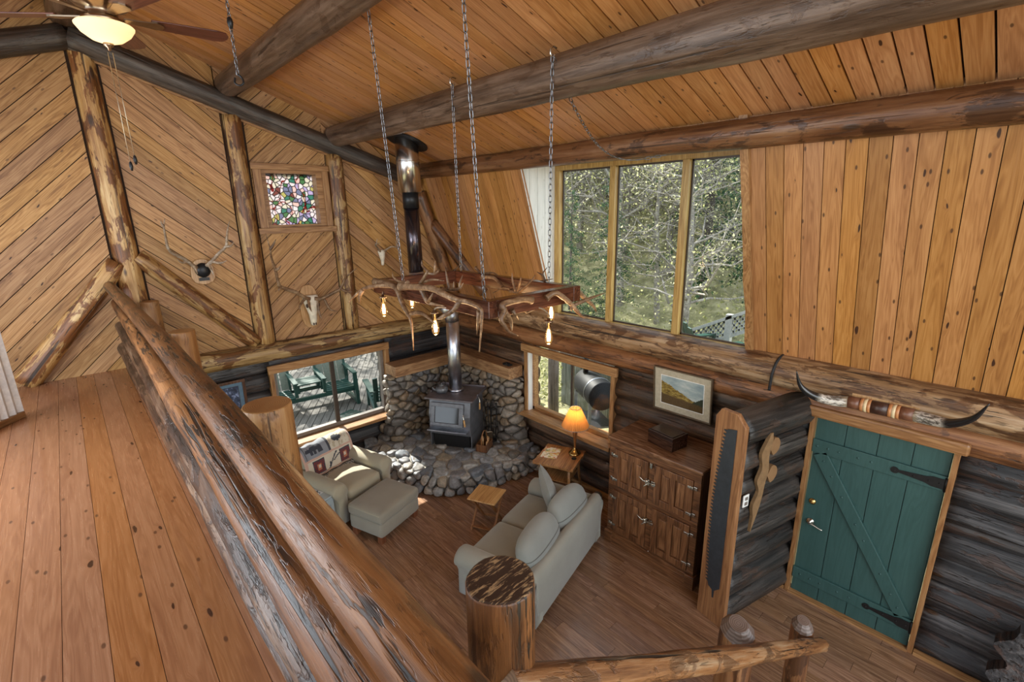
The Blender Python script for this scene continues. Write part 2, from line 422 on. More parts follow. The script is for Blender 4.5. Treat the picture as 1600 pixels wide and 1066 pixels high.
MT['stove_top'] = plain('stove top plate', (.17, .15, .16), .33, .5, .3, 10, .1)
MT['stove_glass'] = plain('stove glass', (.02, .02, .02), .08, 0., .2, 6, spec=.9)
MT['chain'] = plain('galvanised chain', (.22, .23, .25), .35, 1., .15)
MT['brass'] = plain('aged brass', (.55, .38, .14), .22, 1., .1)
MT['nickel'] = plain('nickel hardware', (.55, .52, .46), .25, 1., .15)
MT['bronze'] = plain('brushed bronze', (.36, .27, .19), .3, 1., .1)
MT['antler'] = log_mat('antler', (.085, .042, .020), (.20, .112, .055), (.40, .28, .17), (.12, .06, .028), .4, .3, .42, bump=.2, lengthwise=9., knots=0.)
MT['antler_pale'] = log_mat('pale antler', (.16, .10, .055), (.33, .24, .155), (.55, .46, .35), (.2, .12, .07), .35, .3, .45, bump=.2, lengthwise=9., knots=0.)
MT['bone'] = plain('skull bone', (.70, .64, .52), .6, 0., .18, 20, .2)
MT['horn'] = None
MT['sofa'] = fabric_mat('sage gray sofa cloth', (.27, .27, .235))
MT['chair'] = fabric_mat('beige chair cloth', (.36, .325, .235))
MT['chair_dark'] = fabric_mat('gray beige cloth', (.265, .245, .195))
MT['foot'] = wood_mat('cherry foot', (.11, .032, .012), (.18, .06, .024), (.25, .10, .045), 2)
MT['pillow'] = fabric_mat('pillow cloth', (.235, .25, .235))
MT['stone'] = stone_mat('fieldstone', [(0, (.22, .22, .225)), (.2, (.33, .33, .32)), (.38, (.17, .19, .215)), (.52, (.40, .385, .35)), (.64, (.24, .22, .19)), (.78, (.26, .27, .28)), (.9, (.30, .25, .18)), (1, (.2, .21, .23))])
MT['stone_brown'] = stone_mat('brown fieldstone', [(0, (.17, .15, .13)), (.2, (.24, .20, .155)), (.38, (.14, .135, .135)), (.52, (.30, .255, .20)), (.64, (.22, .155, .095)), (.78, (.13, .115, .10)), (.9, (.25, .19, .12)), (1, (.19, .18, .165))])
MT['mortar'] = plain('mortar', (.12, .10, .08), .9, 0., .3, 60, .6)
MT['mortar_light'] = plain('pale mortar', (.34, .32, .28), .9, 0., .25, 60, .6)
MT['door'] = wood_mat('green door paint', (.026, .068, .062), (.031, .078, .072), (.037, .088, .081), 2, .42, bump=.05)
MT['doortrim_z'] = wood_mat('door casing', (.15, .062, .02), (.25, .115, .042), (.34, .18, .075), 2)
MT['doortrim_y'] = wood_mat('door head board', (.15, .062, .02), (.25, .115, .042), (.34, .18, .075), 1)
MT['white'] = plain('white plastic', (.75, .75, .72), .4)
MT['gray_paint'] = plain('blue gray paint', (.36, .42, .44), .4, 0., .06)
MT['glass'] = pane_mat('window glass')
MT['rope'] = plain('black cord', (.012, .012, .013), .7)
MT['thinline'] = plain('beaded pull chain', (.5, .42, .3), .35, .8)
MT['backing'] = plain('dark backing', (.035, .018, .009), .9)
# ------------------------------------------------------------------ boards and logs
def clip(poly, a, b, c):
    """keep the side a*x+b*y <= c"""
    out = []
    for i in range(len(poly)):
        p, q = poly[i], poly[(i+1) % len(poly)]
        dp = a*p[0]+b*p[1]-c; dq = a*q[0]+b*q[1]-c
        if dp <= 0: out.append(p)
        if dp*dq < 0:
            t = dp/(dp-dq); out.append((p[0]+(q[0]-p[0])*t, p[1]+(q[1]-p[1])*t))
    return out
def boards(m, polys, ang, w, O, U, V, gap=.005, th=.018, lens=None, phase=0., seed=1):
    """cover convex polygons of the plane O + x U + y V with boards at an angle"""
    O = Vector(O); U = Vector(U); V = Vector(V); Nn = U.cross(V)
    ca, sa = math.cos(ang), math.sin(ang)
    rnd = random.Random(seed)
    def put(pl):
        if len(pl) < 3: return
        ar = sum(pl[i][0]*pl[(i+1) % len(pl)][1]-pl[(i+1) % len(pl)][0]*pl[i][1] for i in range(len(pl)))/2
        if abs(ar) < 2e-4: return
        if ar < 0: pl = pl[::-1]
        n = len(pl)
        f = [O+U*x+V*y for x, y in pl]; bk = [p-Nn*th for p in f]
        uv = [(x*ca+y*sa, -x*sa+y*ca) for x, y in pl]
        m.add(f+bk, [tuple(range(n))]+[(i, n+i, n+(i+1) % n, (i+1) % n) for i in range(n)], uv+uv)
    for poly in polys:
        vs = [-x*sa+y*ca for x, y in poly]; us = [x*ca+y*sa for x, y in poly]
        k0 = math.floor((min(vs)-phase)/w); k1 = math.ceil((max(vs)-phase)/w)
        for k in range(k0, k1):
            v0 = phase+k*w+gap/2; v1 = phase+(k+1)*w-gap/2
            s = clip(clip(poly, -sa, ca, v1), sa, -ca, -v0)
            if len(s) < 3: continue
            if lens:
                rr = random.Random(seed*1000+k)
                u = min(us)-rr.random()*lens
                while u < max(us):
                    L = lens*(.6+.8*rr.random())
                    put(clip(clip(s, ca, sa, u+L-gap/2), -ca, -sa, -(u+gap/2)) if len(s) >= 3 else [])
                    u += L
            else: put(s)

def log_into(m, x0, x1, y, z, r0, r1=None, seg=18, step=.14, rough=.05, seed=0, mi=0, end_mi=None, bow=0.):
    """a log lying along local x"""
    r1 = r0 if r1 is None else r1
    n = max(2, int(abs(x1-x0)/step)+1)
    vs = []; uvs = []
    for i in range(n+1):
        t = i/n; x = x0+(x1-x0)*t
        for k in range(seg):
            a = 2*math.pi*k/seg
            q = Vector((x*1.1, math.cos(a)*.9, math.sin(a)*.9+seed*5.7))
            r = (r0+(r1-r0)*t)*(1+rough*noise.noise(q)+rough*.5*noise.noise(q*3.1))
            vs.append((x, y+r*math.cos(a)+bow*math.sin(math.pi*t), z+r*math.sin(a))); uvs.append((x, a))
    fs = []
    for i in range(n):
        for k in range(seg):
            k2 = (k+1) % seg
            fs.append((i*seg+k, (i+1)*seg+k, (i+1)*seg+k2, i*seg+k2))
    m.add(vs, fs, uvs, mi, True)
    b = len(m.v)-len(vs); e = mi if end_mi is None else end_mi
    m.f.append([b+k for k in range(seg)]); m.mi.append(e); m.sm.append(False)
    m.f.append([b+n*seg+k for k in reversed(range(seg))]); m.mi.append(e); m.sm.append(False)
_ls = [0]
def log(name, p, q, r0, r1, mats, parent=None, up=(0, 0, 1), seg=22, rough=.06, step=.1, bow=0.):
    p = Vector(p); q = Vector(q); m = M(); _ls[0] += 1
    log_into(m, 0, (q-p).length, 0, 0, r0, r1, seg, step, rough, _ls[0]*1.37, 0, 1 if isinstance(mats, (list, tuple)) and len(mats) > 1 else 0, bow)
    return m.build(name, mats, parent, axis_T(p, q, up))

YA, XB = 7.05, 5.0
# ------------------------------------------------------------------ floors
m = M(); boards(m, [[(-.2, -2.), (5.1, -2.), (5.1, 7.2), (-.2, 7.2)]], R(90), .128, (0, 0, 0), (1, 0, 0), (0, 1, 0), .0025, .02, 1.15, 0, 3)
m.box(-.2, 5.1, -2., 7.2, -.06, -.021, mi=1)
struct(m.build('floor', [MT['lam'], MT['backing']]))
m = M(); boards(m, [[(-3., .62), (.5, .62), (.5, 7.05), (-3., 7.05)], [(-3., -2.), (.5, -2.), (.5, .6), (-3., .6)]], R(90), .148, (0, 0, 2.21), (1, 0, 0), (0, 1, 0), .0022, .03, None, .02, 5)
m.box(-3., .5, -2., 7.05, 2.12, 2.179, mi=1)
struct(m.build('floor_upper', [MT['loft'], MT['backing']]))

# ------------------------------------------------------------------ gable wall, lower logs
def wall_logs(m, spans, z0, n, dz, r, y=0., mats=None, rough=.05, brown=None):
    for k in range(n):
        z = z0+k*dz
        for (a, b, lo, hi) in spans:
            if lo <= z <= hi: log_into(m, a, b, y, z, r, r, 16, .16, rough, k*3.1+a, (1 if brown and k in brown else 0))
m = M()
wall_logs(m, [(-.2, 1.80, 0, 2.), (3.56, 5.15, 0, 2.), (1.80, 3.56, 0, .62), (1.80, 3.56, 1.86, 2.)], .12, 8, .255, .165, .04, rough=.07, brown=())
m.box(-.2, 1.8, .03, .1, 0, 2.); m.box(3.56, 5.2, .03, .1, 0, 2.); m.box(1.8, 3.56, .03, .1, 0, .66); m.box(1.8, 3.56, .03, .1, 1.86, 2.)
struct(m.build('wall_back', [MT['walllog'], MT['walllog_brown']], None, Matrix.Translation((0, 7.17, 0))))
# ------------------------------------------------------------------ side wall, lower logs (local x runs along world y)
WB = Matrix(((0, -1, 0, 5.11), (1, 0, 0, 0), (0, 0, 1, 0), (0, 0, 0, 1)))
m = M()
wall_logs(m, [(-2., .225, 0, 2.), (1.26, 3.56, 0, 2.), (5.22, 7.2, 0, 2.), (3.56, 5.22, 0, .78), (3.56, 5.22, 1.9, 2.)], .12, 8, .252, .165, -.035, rough=.07, brown=())
for a, b, z0, z1 in ((-2., .24, 0, 2.), (1.24, 3.56, 0, 2.), (5.22, 7.2, 0, 2.), (3.56, 5.22, 0, .78)): m.box(a, b, -.1, -.03, z0, z1)
struct(m.build('wall_right', [MT['walllog_brown'], MT['walllog']], None, WB))
for p in bpy.data.objects['wall_right'].data.polygons:
    if p.center.x < 1.5: p.material_index = 1
# ------------------------------------------------------------------ gable wall, upper diagonal boards
def zc(x): return 5.56-.37*(x-1.8) if x >= .45 else 5.56-.37*(.45-1.8)-.37*(.45-x)
m = M()
Oa, Ua, Va = (0, YA, 0), (1, 0, 0), (0, 0, 1)
def slopex(z): return 5.02-(z-2.45)*(.66/2.1)
boards(m, [[(-2.6, 2.1), (.355, 2.1), (.375, zc(.375)), (-2.6, zc(-2.6))]], R(43), .155, Oa, Ua, Va, .008)
boards(m, [[(.645, 2.1), (1.675, 2.1), (1.685, zc(1.685)), (.622, zc(.622))]], R(-42), .155, Oa, Ua, Va, .008)
wx0, wx1, wz0, wz1 = 2.05, 2.84, 3.73, 4.47
boards(m, [[(1.945, 2.1), (2.915, 2.1), (2.91, wz0), (1.94, wz0)], [(1.94, wz1), (2.91, wz1), (2.91, zc(2.91)), (1.94, zc(1.94))],
           [(1.94, wz0), (wx0, wz0), (wx0, wz1), (1.94, wz1)], [(wx1, wz0), (2.91, wz0), (2.91, wz1), (wx1, wz1)]], R(41), .155, Oa, Ua, Va, .008)
boards(m, [[(3.165, 2.1), (5.1, 2.1), (slopex(2.3)+.08, 2.3), (slopex(4.55)+.08, 4.55), (3.17, zc(3.17))]], R(-42), .155, Oa, Ua, Va, .008)
for pl in ([(-2.6, 2.), (.45, 2.), (.45, 6.1), (-2.6, zc(-2.6)+.04)], [(.45, 2.), (2.05, 2.), (2.05, zc(2.05)+.04), (.45, 6.1)], [(2.05, 2.), (2.84, 2.), (2.84, 3.73), (2.05, 3.73)], [(2.05, 4.47), (2.84, 4.47), (2.84, zc(2.84)+.04), (2.05, zc(2.05)+.04)], [(2.84, 2.), (5.1, 2.), (5.1, 2.5), (slopex(4.55)+.1, 4.6), (2.84, zc(2.84)+.04)]):
    m.prism(pl, .019, .06, Matrix(((1, 0, 0, 0), (0, 0, 1, YA), (0, 1, 0, 0), (0, 0, 0, 1))), 1)
for cx, w, z in ((.50, .15, 5.72), (1.81, .135, 5.24), (3.04, .13, 4.84)):
    boards(m, [[(cx-w, z), (cx+w, z-.0), (cx+w, zc(cx+w)), (cx-w, zc(cx-w))]], R(-42), .155, Oa, Ua, Va, .008)
struct(m.build('wall_back_upper', [MT['chev'], MT['backing']]))
# ------------------------------------------------------------------ ceiling and steep lower roof
Uc = Vector((0, 1, 0)); Vc = Vector((1, 0, -.37)).normalized(); L = 3.98*math.sqrt(1+.37**2)
m = M(); boards(m, [[(-2., 0), (7.1, 0), (7.1, L), (-2., L)]], R(90), .142, (.45, 0, zc(.45)), Uc, Vc, .012, .022)
o = m.build('ceiling', [MT['ceil'], MT['backing']]); struct(o)
m2 = M(); Vl = Vector((-1, 0, -.37)).normalized()
boards(m2, [[(-7.1, 0), (2., 0), (2., 2.3), (-7.1, 2.3)]], R(90), .142, (.45, 0, zc(.45)), (0, -1, 0), Vl, .012, .022)
struct(m2.build('ceiling_left', [MT['ceil'], MT['backing']]))
mb = M()
for sgn, xx in ((1, 4.46), (-1, -1.7)):
    a = Vector((.45, 0, zc(.45)+.05)); b = Vector((xx, 0, zc(xx)+.05))
    mb.add([(a.x, -2., a.z), (a.x, 7.2, a.z), (b.x, 7.2, b.z), (b.x, -2., b.z), (a.x, -2., a.z+.1), (a.x, 7.2, a.z+.1), (b.x, 7.2, b.z+.1), (b.x, -2., b.z+.1)],
           [(0, 1, 2, 3), (7, 6, 5, 4), (0, 3, 7, 4), (1, 5, 6, 2), (2, 6, 7, 3)])
struct(mb.build('roof_deck', MT['backing']))
Vs = Vector((-.66, 0, 2.1)).normalized(); Ls = Vector((-.66, 0, 2.1)).length+.12
m = M()
boards(m, [[(-a, c) for a, c in q] for q in ([(-2., -.1), (1.93, -.1), (1.93, Ls), (-2., Ls)], [(4.655, -.1), (7.1, -.1), (7.1, Ls), (4.655, Ls)], [(1.93, Ls-.12), (4.62, Ls-.12), (4.62, Ls), (1.93, Ls)])], R(90), .142, (5.02, 0, 2.45), (0, -1, 0), Vs, .006, .02, None, .05)
for a, b in ((-2., 1.93), (4.665, 7.1)):
    nb = Uc.cross(Vs)
    p = [Vector((5.02, y, 2.45))+Vs*t+nb*d for d in (.021, .09) for (y, t) in ((a, -.1), (b, -.1), (b, Ls), (a, Ls))]
    m.add(p, [(0, 1, 2, 3), (7, 6, 5, 4), (0, 4, 5, 1), (1, 5, 6, 2), (2, 6, 7, 3), (3, 7, 4, 0)], None, 1)
struct(m.build('wall_right_upper', [MT['slope'], MT['backing']]))
# rough edge board along the window side of the slope
m = M(); pts = []
for i in range(15):
    t = i/14*Ls; pts.append(t)
vs = []
for t in pts:
    w = .03+.02*noise.noise(Vector((t*3, 1, 0)))
    for (dy, dn) in ((1.90-.02, .004), (1.90+w+.02, .004), (1.90+w+.02, -.03), (1.90-.02, -.03)):
        p = Vector((5.02, dy, 2.45))+Vs*t+Uc.cross(Vs)*dn; vs.append(p)
fs = []
for i in range(14):
    for k in range(4): fs.append((i*4+k, i*4+(k+1) % 4, i*4+4+(k+1) % 4, i*4+4+k))
fs += [(3, 2, 1, 0), (56, 57, 58, 59)]
m.add(vs, fs, [(p.z, p.y) for p in vs]); struct(m.build('trim_1', MT['trimwood_z']))
# ------------------------------------------------------------------ dormer: cheeks, soffit, three-pane window
def tri_cheek(name, y, mat, sgn):
    m = M(); a = Vector((5.02, y, 2.45))
    top = 4.46
    poly = [(5.0, 2.45), (5.16, 2.45), (5.16, top), (slopex(top), top)]
    if sgn > 0: boards(m, [[(p[0], p[1]) for p in poly]], R(90), .142, (0, y, 0), (1, 0, 0), (0, 0, 1), .006)
    else: boards(m, [[(-p[0], p[1]) for p in poly]], R(90), .142, (0, y, 0), (-1, 0, 0), (0, 0, 1), .006)
    m.prism([(5.06, 2.45), (5.16, 2.45), (5.16, top), (slopex(top)+.06, top)], -y-(.04 if sgn > 0 else -.019), -y-(.019 if sgn > 0 else -.04), Matrix(((1, 0, 0, 0), (0, 0, -1, 0), (0, 1, 0, 0), (0, 0, 0, 1))), 1)
    return struct(m.build(name, [mat, MT['backing']]))
tri_cheek('wall_dormer_left', 4.66, MT['white_board'], 1)
tri_cheek('wall_dormer_right', 1.90, MT['slope'], -1)
m = M(); m.box(4.3, 5.2, 1.88, 4.7, 4.46, 4.5); struct(m.build('ceiling_dormer', MT['slope']))
win = thing('window_3', None, None); win['kind'] = 'structure'
m = M()
xw = 5.06
m.box(xw-.05, xw+.05, 1.92, 4.66, 2.44, 2.50); m.box(xw-.05, xw+.05, 1.92, 4.66, 4.40, 4.46)
for y0, y1 in ((1.90, 1.96), (2.74, 2.82), (3.68, 3.76), (4.57, 4.66)): m.box(xw-.05, xw+.05, y0, y1, 2.50, 4.40)
m.build('window_frame', MT['sash'], win, None, .004)
m = M()
for y0, y1 in ((1.96, 2.74), (2.82, 3.68), (3.76, 4.57)):
    m.box(xw+.012, xw+.03, y0, y0+.018, 2.50, 4.40); m.box(xw+.012, xw+.03, y1-.018, y1, 2.50, 4.40)
    m.box(xw+.012, xw+.03, y0, y1, 2.50, 2.518); m.box(xw+.012, xw+.03, y0, y1, 4.382, 4.40)
m.build('glazing_bead', MT['brownframe'], win)
m = M()
for y0, y1 in ((1.97, 2.73), (2.83, 3.67), (3.77, 4.56)): m.box(xw+.018, xw+.022, y0, y1, 2.51, 4.39)
m.build('glass', MT['glass'], win)
# ------------------------------------------------------------------ slider in the gable wall
win = thing('window_1', None, None); win['kind'] = 'structure'
m = M()
m.box(1.76, 3.60, 6.97, 7.03, 1.77, 1.885)
m.build('header_board', MT['trimwood'], win, None, .012)
m = M(); m.box(1.775, 1.83, 6.99, 7.2, .68, 1.77); m.box(3.53, 3.595, 6.99, 7.2, .68, 1.77); m.build('side_casing', MT['trimwood_z'], win, None, .004)
m = M(); m.box(1.74, 3.64, 6.86, 7.2, .635, .685); m.build('sill_board', MT['trimwood'], win, None, .006)
m = M()
fr = ((1.83, 3.53, .685, .745), (1.83, 3.53, 1.735, 1.77), (1.83, 1.885, .685, 1.77), (3.475, 3.53, .685, 1.77))
for a, b, z0, z1 in fr: m.box(a, b, 7.08, 7.17, z0, z1)
m.build('window_frame', MT['grayframe'], win, None, .004)
m = M(); m.box(2.655, 2.70, 7.09, 7.13, .745, 1.735); m.box(2.70, 2.735, 7.13, 7.16, .745, 1.735); m.build('meeting_stile', MT['brownframe'], win, None, .003)
m = M(); m.box(1.88, 2.67, 7.108, 7.112, .74, 1.74); m.box(2.70, 3.48, 7.143, 7.147, .74, 1.74); m.build('glass', MT['glass'], win)
# ------------------------------------------------------------------ slider in the side wall
win = thing('window_2', None, None); win['kind'] = 'structure'
m = M(); m.box(4.945, 5.0, 3.50, 5.30, 1.80, 1.925); m.build('header_board', MT['trimwood_y'], win, None, .012)
m = M(); m.box(4.96, 5.2, 5.17, 5.24, .84, 1.80); m.box(4.96, 5.2, 3.54, 3.60, .84, 1.80); m.build('side_casing', MT['trimwood_z'], win, None, .004)
m = M(); m.box(4.975, 5.06, 5.150, 5.172, .84, 1.79); m.build('side_jamb', MT['white_board'], win)
m = M(); m.box(4.84, 5.2, 3.50, 5.34, .78, .84); m.build('sill_board', MT['trimwood_y'], win, None, .006)
m = M()
for a, b, z0, z1 in ((3.60, 5.17, .84, .895), (3.60, 5.17, 1.77, 1.80), (3.60, 3.65, .84, 1.8), (5.11, 5.17, .84, 1.8)): m.box(5.06, 5.15, a, b, z0, z1)
m.build('window_frame', MT['trimwood_y'], win, None, .004)
m = M(); m.box(5.075, 5.11, 4.34, 4.38, .895, 1.77); m.box(5.11, 5.14, 4.37, 4.41, .895, 1.77); m.build('meeting_stile', MT['brownframe'], win, None, .003)
m = M(); m.box(5.088, 5.092, 3.64, 4.36, .89, 1.78); m.box(5.123, 5.127, 4.38, 5.12, .89, 1.78); m.build('glass', MT['glass'], win)
# ------------------------------------------------------------------ stained glass window
def stained_mat():
    g = N('stained glass'); tc = g.n('TexCoord').outputs['Object']
    sx = g.n('SeparateXYZ'); g.l(tc, sx.inputs[0])
    p = g.comb(sx.outputs[0], sx.outputs[2], 0.)
    p = g.vmath('ADD', p, g.vmath('MULTIPLY', g.noise(p, 5., 2, .5, 0, True), (.06, .06, 0.)))
    ed = g.n('TexVoronoi', voronoi_dimensions='2D', feature='DISTANCE_TO_EDGE'); g.l(p, ed.inputs['Vector']); ed.inputs['Scale'].default_value = 18.
    vo = g.n('TexVoronoi', voronoi_dimensions='2D'); g.l(p, vo.inputs['Vector']); vo.inputs['Scale'].default_value = 18.
    sel = g.n('SeparateColor'); g.l(vo.outputs['Color'], sel.inputs[0])
    c = g.ramp(sel.outputs[0], [(0, (.55, .52, .54)), (.3, (.42, .38, .50)), (.42, (.12, .26, .22)), (.52, (.54, .44, .43)), (.60, (.25, .26, .34)), (.66, (.52, .50, .46)), (.84, (.42, .40, .22)), (.88, (.16, .26, .16)), (.96, (.26, .13, .12))], 'CONSTANT')
    lead = g.step(ed.outputs['Distance'], .05, .09)
    br = g.math('ABSOLUTE', g.math('SUBTRACT', g.noise(g.vmath('MULTIPLY', p, (4.2, 3.2, 0.)), 1., 2, .5, .4), .5))
    c = g.mix(g.step(br, .020, .010), c, (.25, .04, .03))
    c = g.mix(lead, (.01, .01, .01), c)
    t = g.n('BsdfTranslucent'); g.l(c, t.inputs[0]); d = g.n('BsdfTransparent'); g.l(c, d.inputs[0])
    mx = g.n('MixShader'); mx.inputs[0].default_value = .38; g.l(t.outputs[0], mx.inputs[1]); g.l(d.outputs[0], mx.inputs[2])
    gl = g.n('BsdfGlossy'); gl.inputs['Roughness'].default_value = .1
    m2 = g.n('MixShader'); m2.inputs[0].default_value = .05; g.l(mx.outputs[0], m2.inputs[1]); g.l(gl.outputs[0], m2.inputs[2])
    return g.done(m2)
win = thing('window_4', None, None); win['kind'] = 'structure'
m = M(); m.box(1.93, 2.93, 7.0, 7.05, 4.47, 4.545); m.build('header_board', MT['trimwood'], win, None, .004)
m = M(); m.box(1.92, 2.95, 6.975, 7.05, 3.66, 3.735); m.build('sill_board', MT['trimwood'], win, None, .004)
m = M(); m.box(1.95, 2.05, 7.01, 7.05, 3.735, 4.47); m.box(2.84, 2.92, 7.01, 7.05, 3.735, 4.47); m.build('side_casing', MT['trimwood_z'], win, None, .003)
m = M()
for a, b, z0, z1 in ((2.05, 2.84, 3.71, 3.77), (2.05, 2.84, 4.43, 4.49), (2.05, 2.11, 3.77, 4.43), (2.76, 2.84, 3.77, 4.43)): m.box(a, b, 7.05, 7.24, z0, z1)
m.build('window_frame', MT['trimwood'], win)
m = M(); m.box(2.10, 2.77, 7.196, 7.204, 3.76, 4.44); m.build('stained_pane', stained_mat(), win)
# ------------------------------------------------------------------ trims
m = M(); m.add([(.55, 7.02, 5.50), (4.25, 7.02, 4.28), (4.25, 7.02, 4.25), (.55, 7.02, 5.47), (.55, 7.05, 5.50), (4.25, 7.05, 4.28), (4.25, 7.05, 4.25), (.55, 7.05, 5.47)],
               [(0, 3, 2, 1), (3, 7, 6, 2), (0, 1, 5, 4)]); struct(m.build('trim_2', MT['trimwood']))
m = M(); m.box(.5, 4.98, 7.0, 7.05, 0, .045); struct(m.build('baseboard_back', MT['trimwood']))
m = M()
for a, b in ((-2., .2), (1.28, 1.5), (1.78, 5.0)): m.box(4.95, 5.0, a, b, 0, .04)
struct(m.build('baseboard_right', MT['trimwood_y']))
MT['endboard'] = wood_mat('fir end board', (.16, .068, .028), (.27, .125, .052), (.36, .19, .085), 2, .35)
MT['saw'] = plain('blackened saw steel', (.035, .042, .052), .45, .3, .2, 20)
MT['mantel'] = wood_mat('mantel beam', (.15, .07, .03), (.28, .145, .065), (.42, .26, .13), 0, .5, 14)
MT['mantel_y'] = wood_mat('mantel beam', (.15, .07, .03), (.28, .145, .065), (.42, .26, .13), 1, .5, 14)
MT['bluedpipe'] = plain('heat tinted pipe', (.09, .075, .085), .2, .9, .25, 4)
MT['kettle'] = plain('gray enamel kettle', (.13, .135, .145), .35, .4, .35, 30)
MT['oak_light'] = wood_mat('quartered oak panel', (.07, .028, .011), (.165, .072, .03), (.28, .135, .06), 2, .3)
MT['lampwood'] = wood_mat('turned lamp wood', (.12, .04, .012), (.22, .085, .025), (.32, .14, .05), 2, .2)
MT['oakframe'] = wood_mat('walnut frame', (.04, .017, .009), (.085, .038, .02), (.14, .07, .04), 2, .3)
MT['deckwood'] = wood_mat('gray shelf wood', (.25, .22, .16), (.38, .34, .26), (.5, .46, .36), 0, .7)
MT['white_weather'] = plain('weathered white paint', (.50, .50, .47), .7, 0., .15)
SKY, SUN, REAR, LEFT, EXPO = 2.2, 13., 185., 95., 0.15
MT['filler'] = plain('rough filler board', (.20, .115, .05), .7, 0., .2, 20)
# ------------------------------------------------------------------ round logs of the frame
def alog(name, label, cat, p, q, r0, r1, mats, group=None, **k):
    o = log(name, p, q, r0, r1, mats, **k); tag(o, label, cat, group); return o
G1 = 'roof purlin logs'
alog('roof_log', 'dark round ridge log at the roof peak above the ceiling fan', 'log beam', (.45, 7.05, 5.87), (.45, -1.9, 5.87), .15, .15, [MT['purlin'], MT['end_dark']], G1)
alog('roof_log', 'gray brown purlin log second from the ridge, hook and thin chain near its end', 'log beam', (1.80, 7.0, 5.39), (1.72, -1.9, 5.33), .135, .15, [MT['purlin'], MT['end_dark']], G1)
alog('roof_log', 'gray brown purlin log that carries two chandelier chains on bright hooks', 'log beam', (3.05, 7.0, 4.93), (2.96, -1.9, 4.82), .135, .185, [MT['purlin'], MT['end_dark']], G1)
alog('roof_log', 'red brown purlin log running over the tall three-pane window', 'log beam', (4.37, 7.05, 4.52), (4.27, -1.9, 4.47), .11, .128, [MT['purlin_red'], MT['end_dark']], G1)
G2 = 'rake logs of the gable'
alog('rake_log', 'dark weathered rake log sloping from the peak down to the stove pipe', 'log beam', (.42, 7.0, 5.655), (4.34, 7.0, 4.37), .12, .11, [MT['rake'], MT['end_dark']], G2, up=(0, 1, 0))
alog('rake_log', 'dark weathered rake log sloping down behind the ceiling fan blades', 'log beam', (.42, 7.0, 5.66), (-2.2, 7.0, 4.80), .115, .115, [MT['rake'], MT['end_dark']], G2, up=(0, 1, 0))
alog('rake_log', 'red brown log down the steep roof edge behind the stove pipe', 'log beam', (4.34, 6.98, 4.2), (4.92, 6.98, 2.5), .10, .11, [MT['purlin_red'], MT['end_dark']], G2, up=(0, 1, 0))
alog('brace_log', 'red brown knee brace log across the steep roof corner behind the chandelier', 'log brace', (4.55, 6.95, 3.72), (4.98, 6.15, 2.62), .095, .11, [MT['purlin_red'], MT['end_dark']])
G3 = 'half-round posts on the gable wall'
alog('wall_post', 'thick golden center post under the roof peak, dark knots on it', 'log post', (.50, 7.06, 2.22), (.50, 7.06, 5.6), .128, .105, [MT['post'], MT['post_end']], G3, up=(0, 1, 0))
alog('wall_post', 'mottled bark-flecked post between the two antler mounts', 'log post', (1.81, 7.06, 2.2), (1.81, 7.06, 5.08), .118, .108, [MT['post'], MT['post_end']], G3, up=(0, 1, 0))
alog('wall_post', 'brown post just beside the stained glass window, third from the railing', 'log post', (3.04, 7.06, 2.2), (3.04, 7.06, 4.70), .108, .118, [MT['post'], MT['post_end']], G3, up=(0, 1, 0))
alog('brace_log', 'golden brace log slanting from the center post down toward the tie log', 'log brace', (.60, 7.03, 3.48), (1.68, 7.03, 2.24), .092, .098, [MT['post'], MT['post_end']], up=(0, 1, 0))
alog('brace_log', 'golden brace log slanting down to the loft floor behind the railing', 'log brace', (.42, 7.03, 3.42), (-.56, 7.03, 2.24), .10, .115, [MT['post'], MT['post_end']], up=(0, 1, 0))
alog('tie_log', 'pale knotty tie log above the lower gable window', 'log beam', (.62, 7.0, 2.10), (4.9, 7.0, 2.06), .135, .12, [MT['tie'], MT['post_end']], up=(0, 0, 1))
alog('plate_log', 'thick weathered plate log under the tall window and steep roof', 'log beam', (5.0, 7.15, 2.33), (5.0, -1.9, 2.36), .150, .165, [MT['plate'], MT['end_dark']])
alog('plate_log', 'red stained log just under the plate log, above the door head', 'log beam', (5.06, 7.15, 2.03), (5.06, -1.9, 2.11), .135, .135, [MT['second'], MT['end_dark']])
# ------------------------------------------------------------------ loft railing
rl = thing('loft_railing', 'stacked log railing along the loft edge with shiny worn top rail', 'railing', (.39, 7.0, 2.21))
def rail_part(name, p, q, r0, r1, mats, **k):
    o = log(name, p, q, r0, r1, mats, **k)
    o.parent = rl; o.matrix_parent_inverse = Matrix.Translation((-.39, -7.0, -2.21)); return o
rail_part('rail', (.29, 6.98, 3.18), (.360, .05, 3.06), .052, .073, [MT['rail'], MT['post_end']], seg=36, step=.04, rough=.06, bow=.035)
rail_part('rail', (.33, 6.95, 2.98), (.345, .05, 2.80), .06, .088, [MT['rail'], MT['post_end']], seg=32, step=.04, rough=.12)
rail_part('rail', (.32, 6.95, 2.72), (.36, .05, 2.55), .06, .098, [MT['rail_bark'], MT['end_dark']], seg=32, step=.04, rough=.14)
rail_part('rail', (.31, 6.95, 2.46), (.40, .05, 2.32), .075, .10, [MT['rail_bark'], MT['end_dark']], seg=30, step=.05, rough=.12)
GP = 'log posts outside the loft railing'
def rpost(label, x, y, top, r, endmat, bottom=0.):
    o = log('railing_post', (x, y, top), (x, y, bottom), r, r*1.06, [MT['rail' if endmat == 'post_sawn' else 'post2'], MT[endmat]], up=(0, 1, 0), seg=28, step=.08, rough=.05)
    b = o.modifiers.new('edge', 'BEVEL'); b.width = .008; b.segments = 2; b.limit_method = 'ANGLE'; b.angle_limit = R(50)
    return tag(o, label, 'log post', GP)
MT['post2'] = log_mat('orange peeled post', (.24, .10, .03), (.37, .185, .065), (.48, .28, .12), (.17, .06, .02), .6, .7, .4)
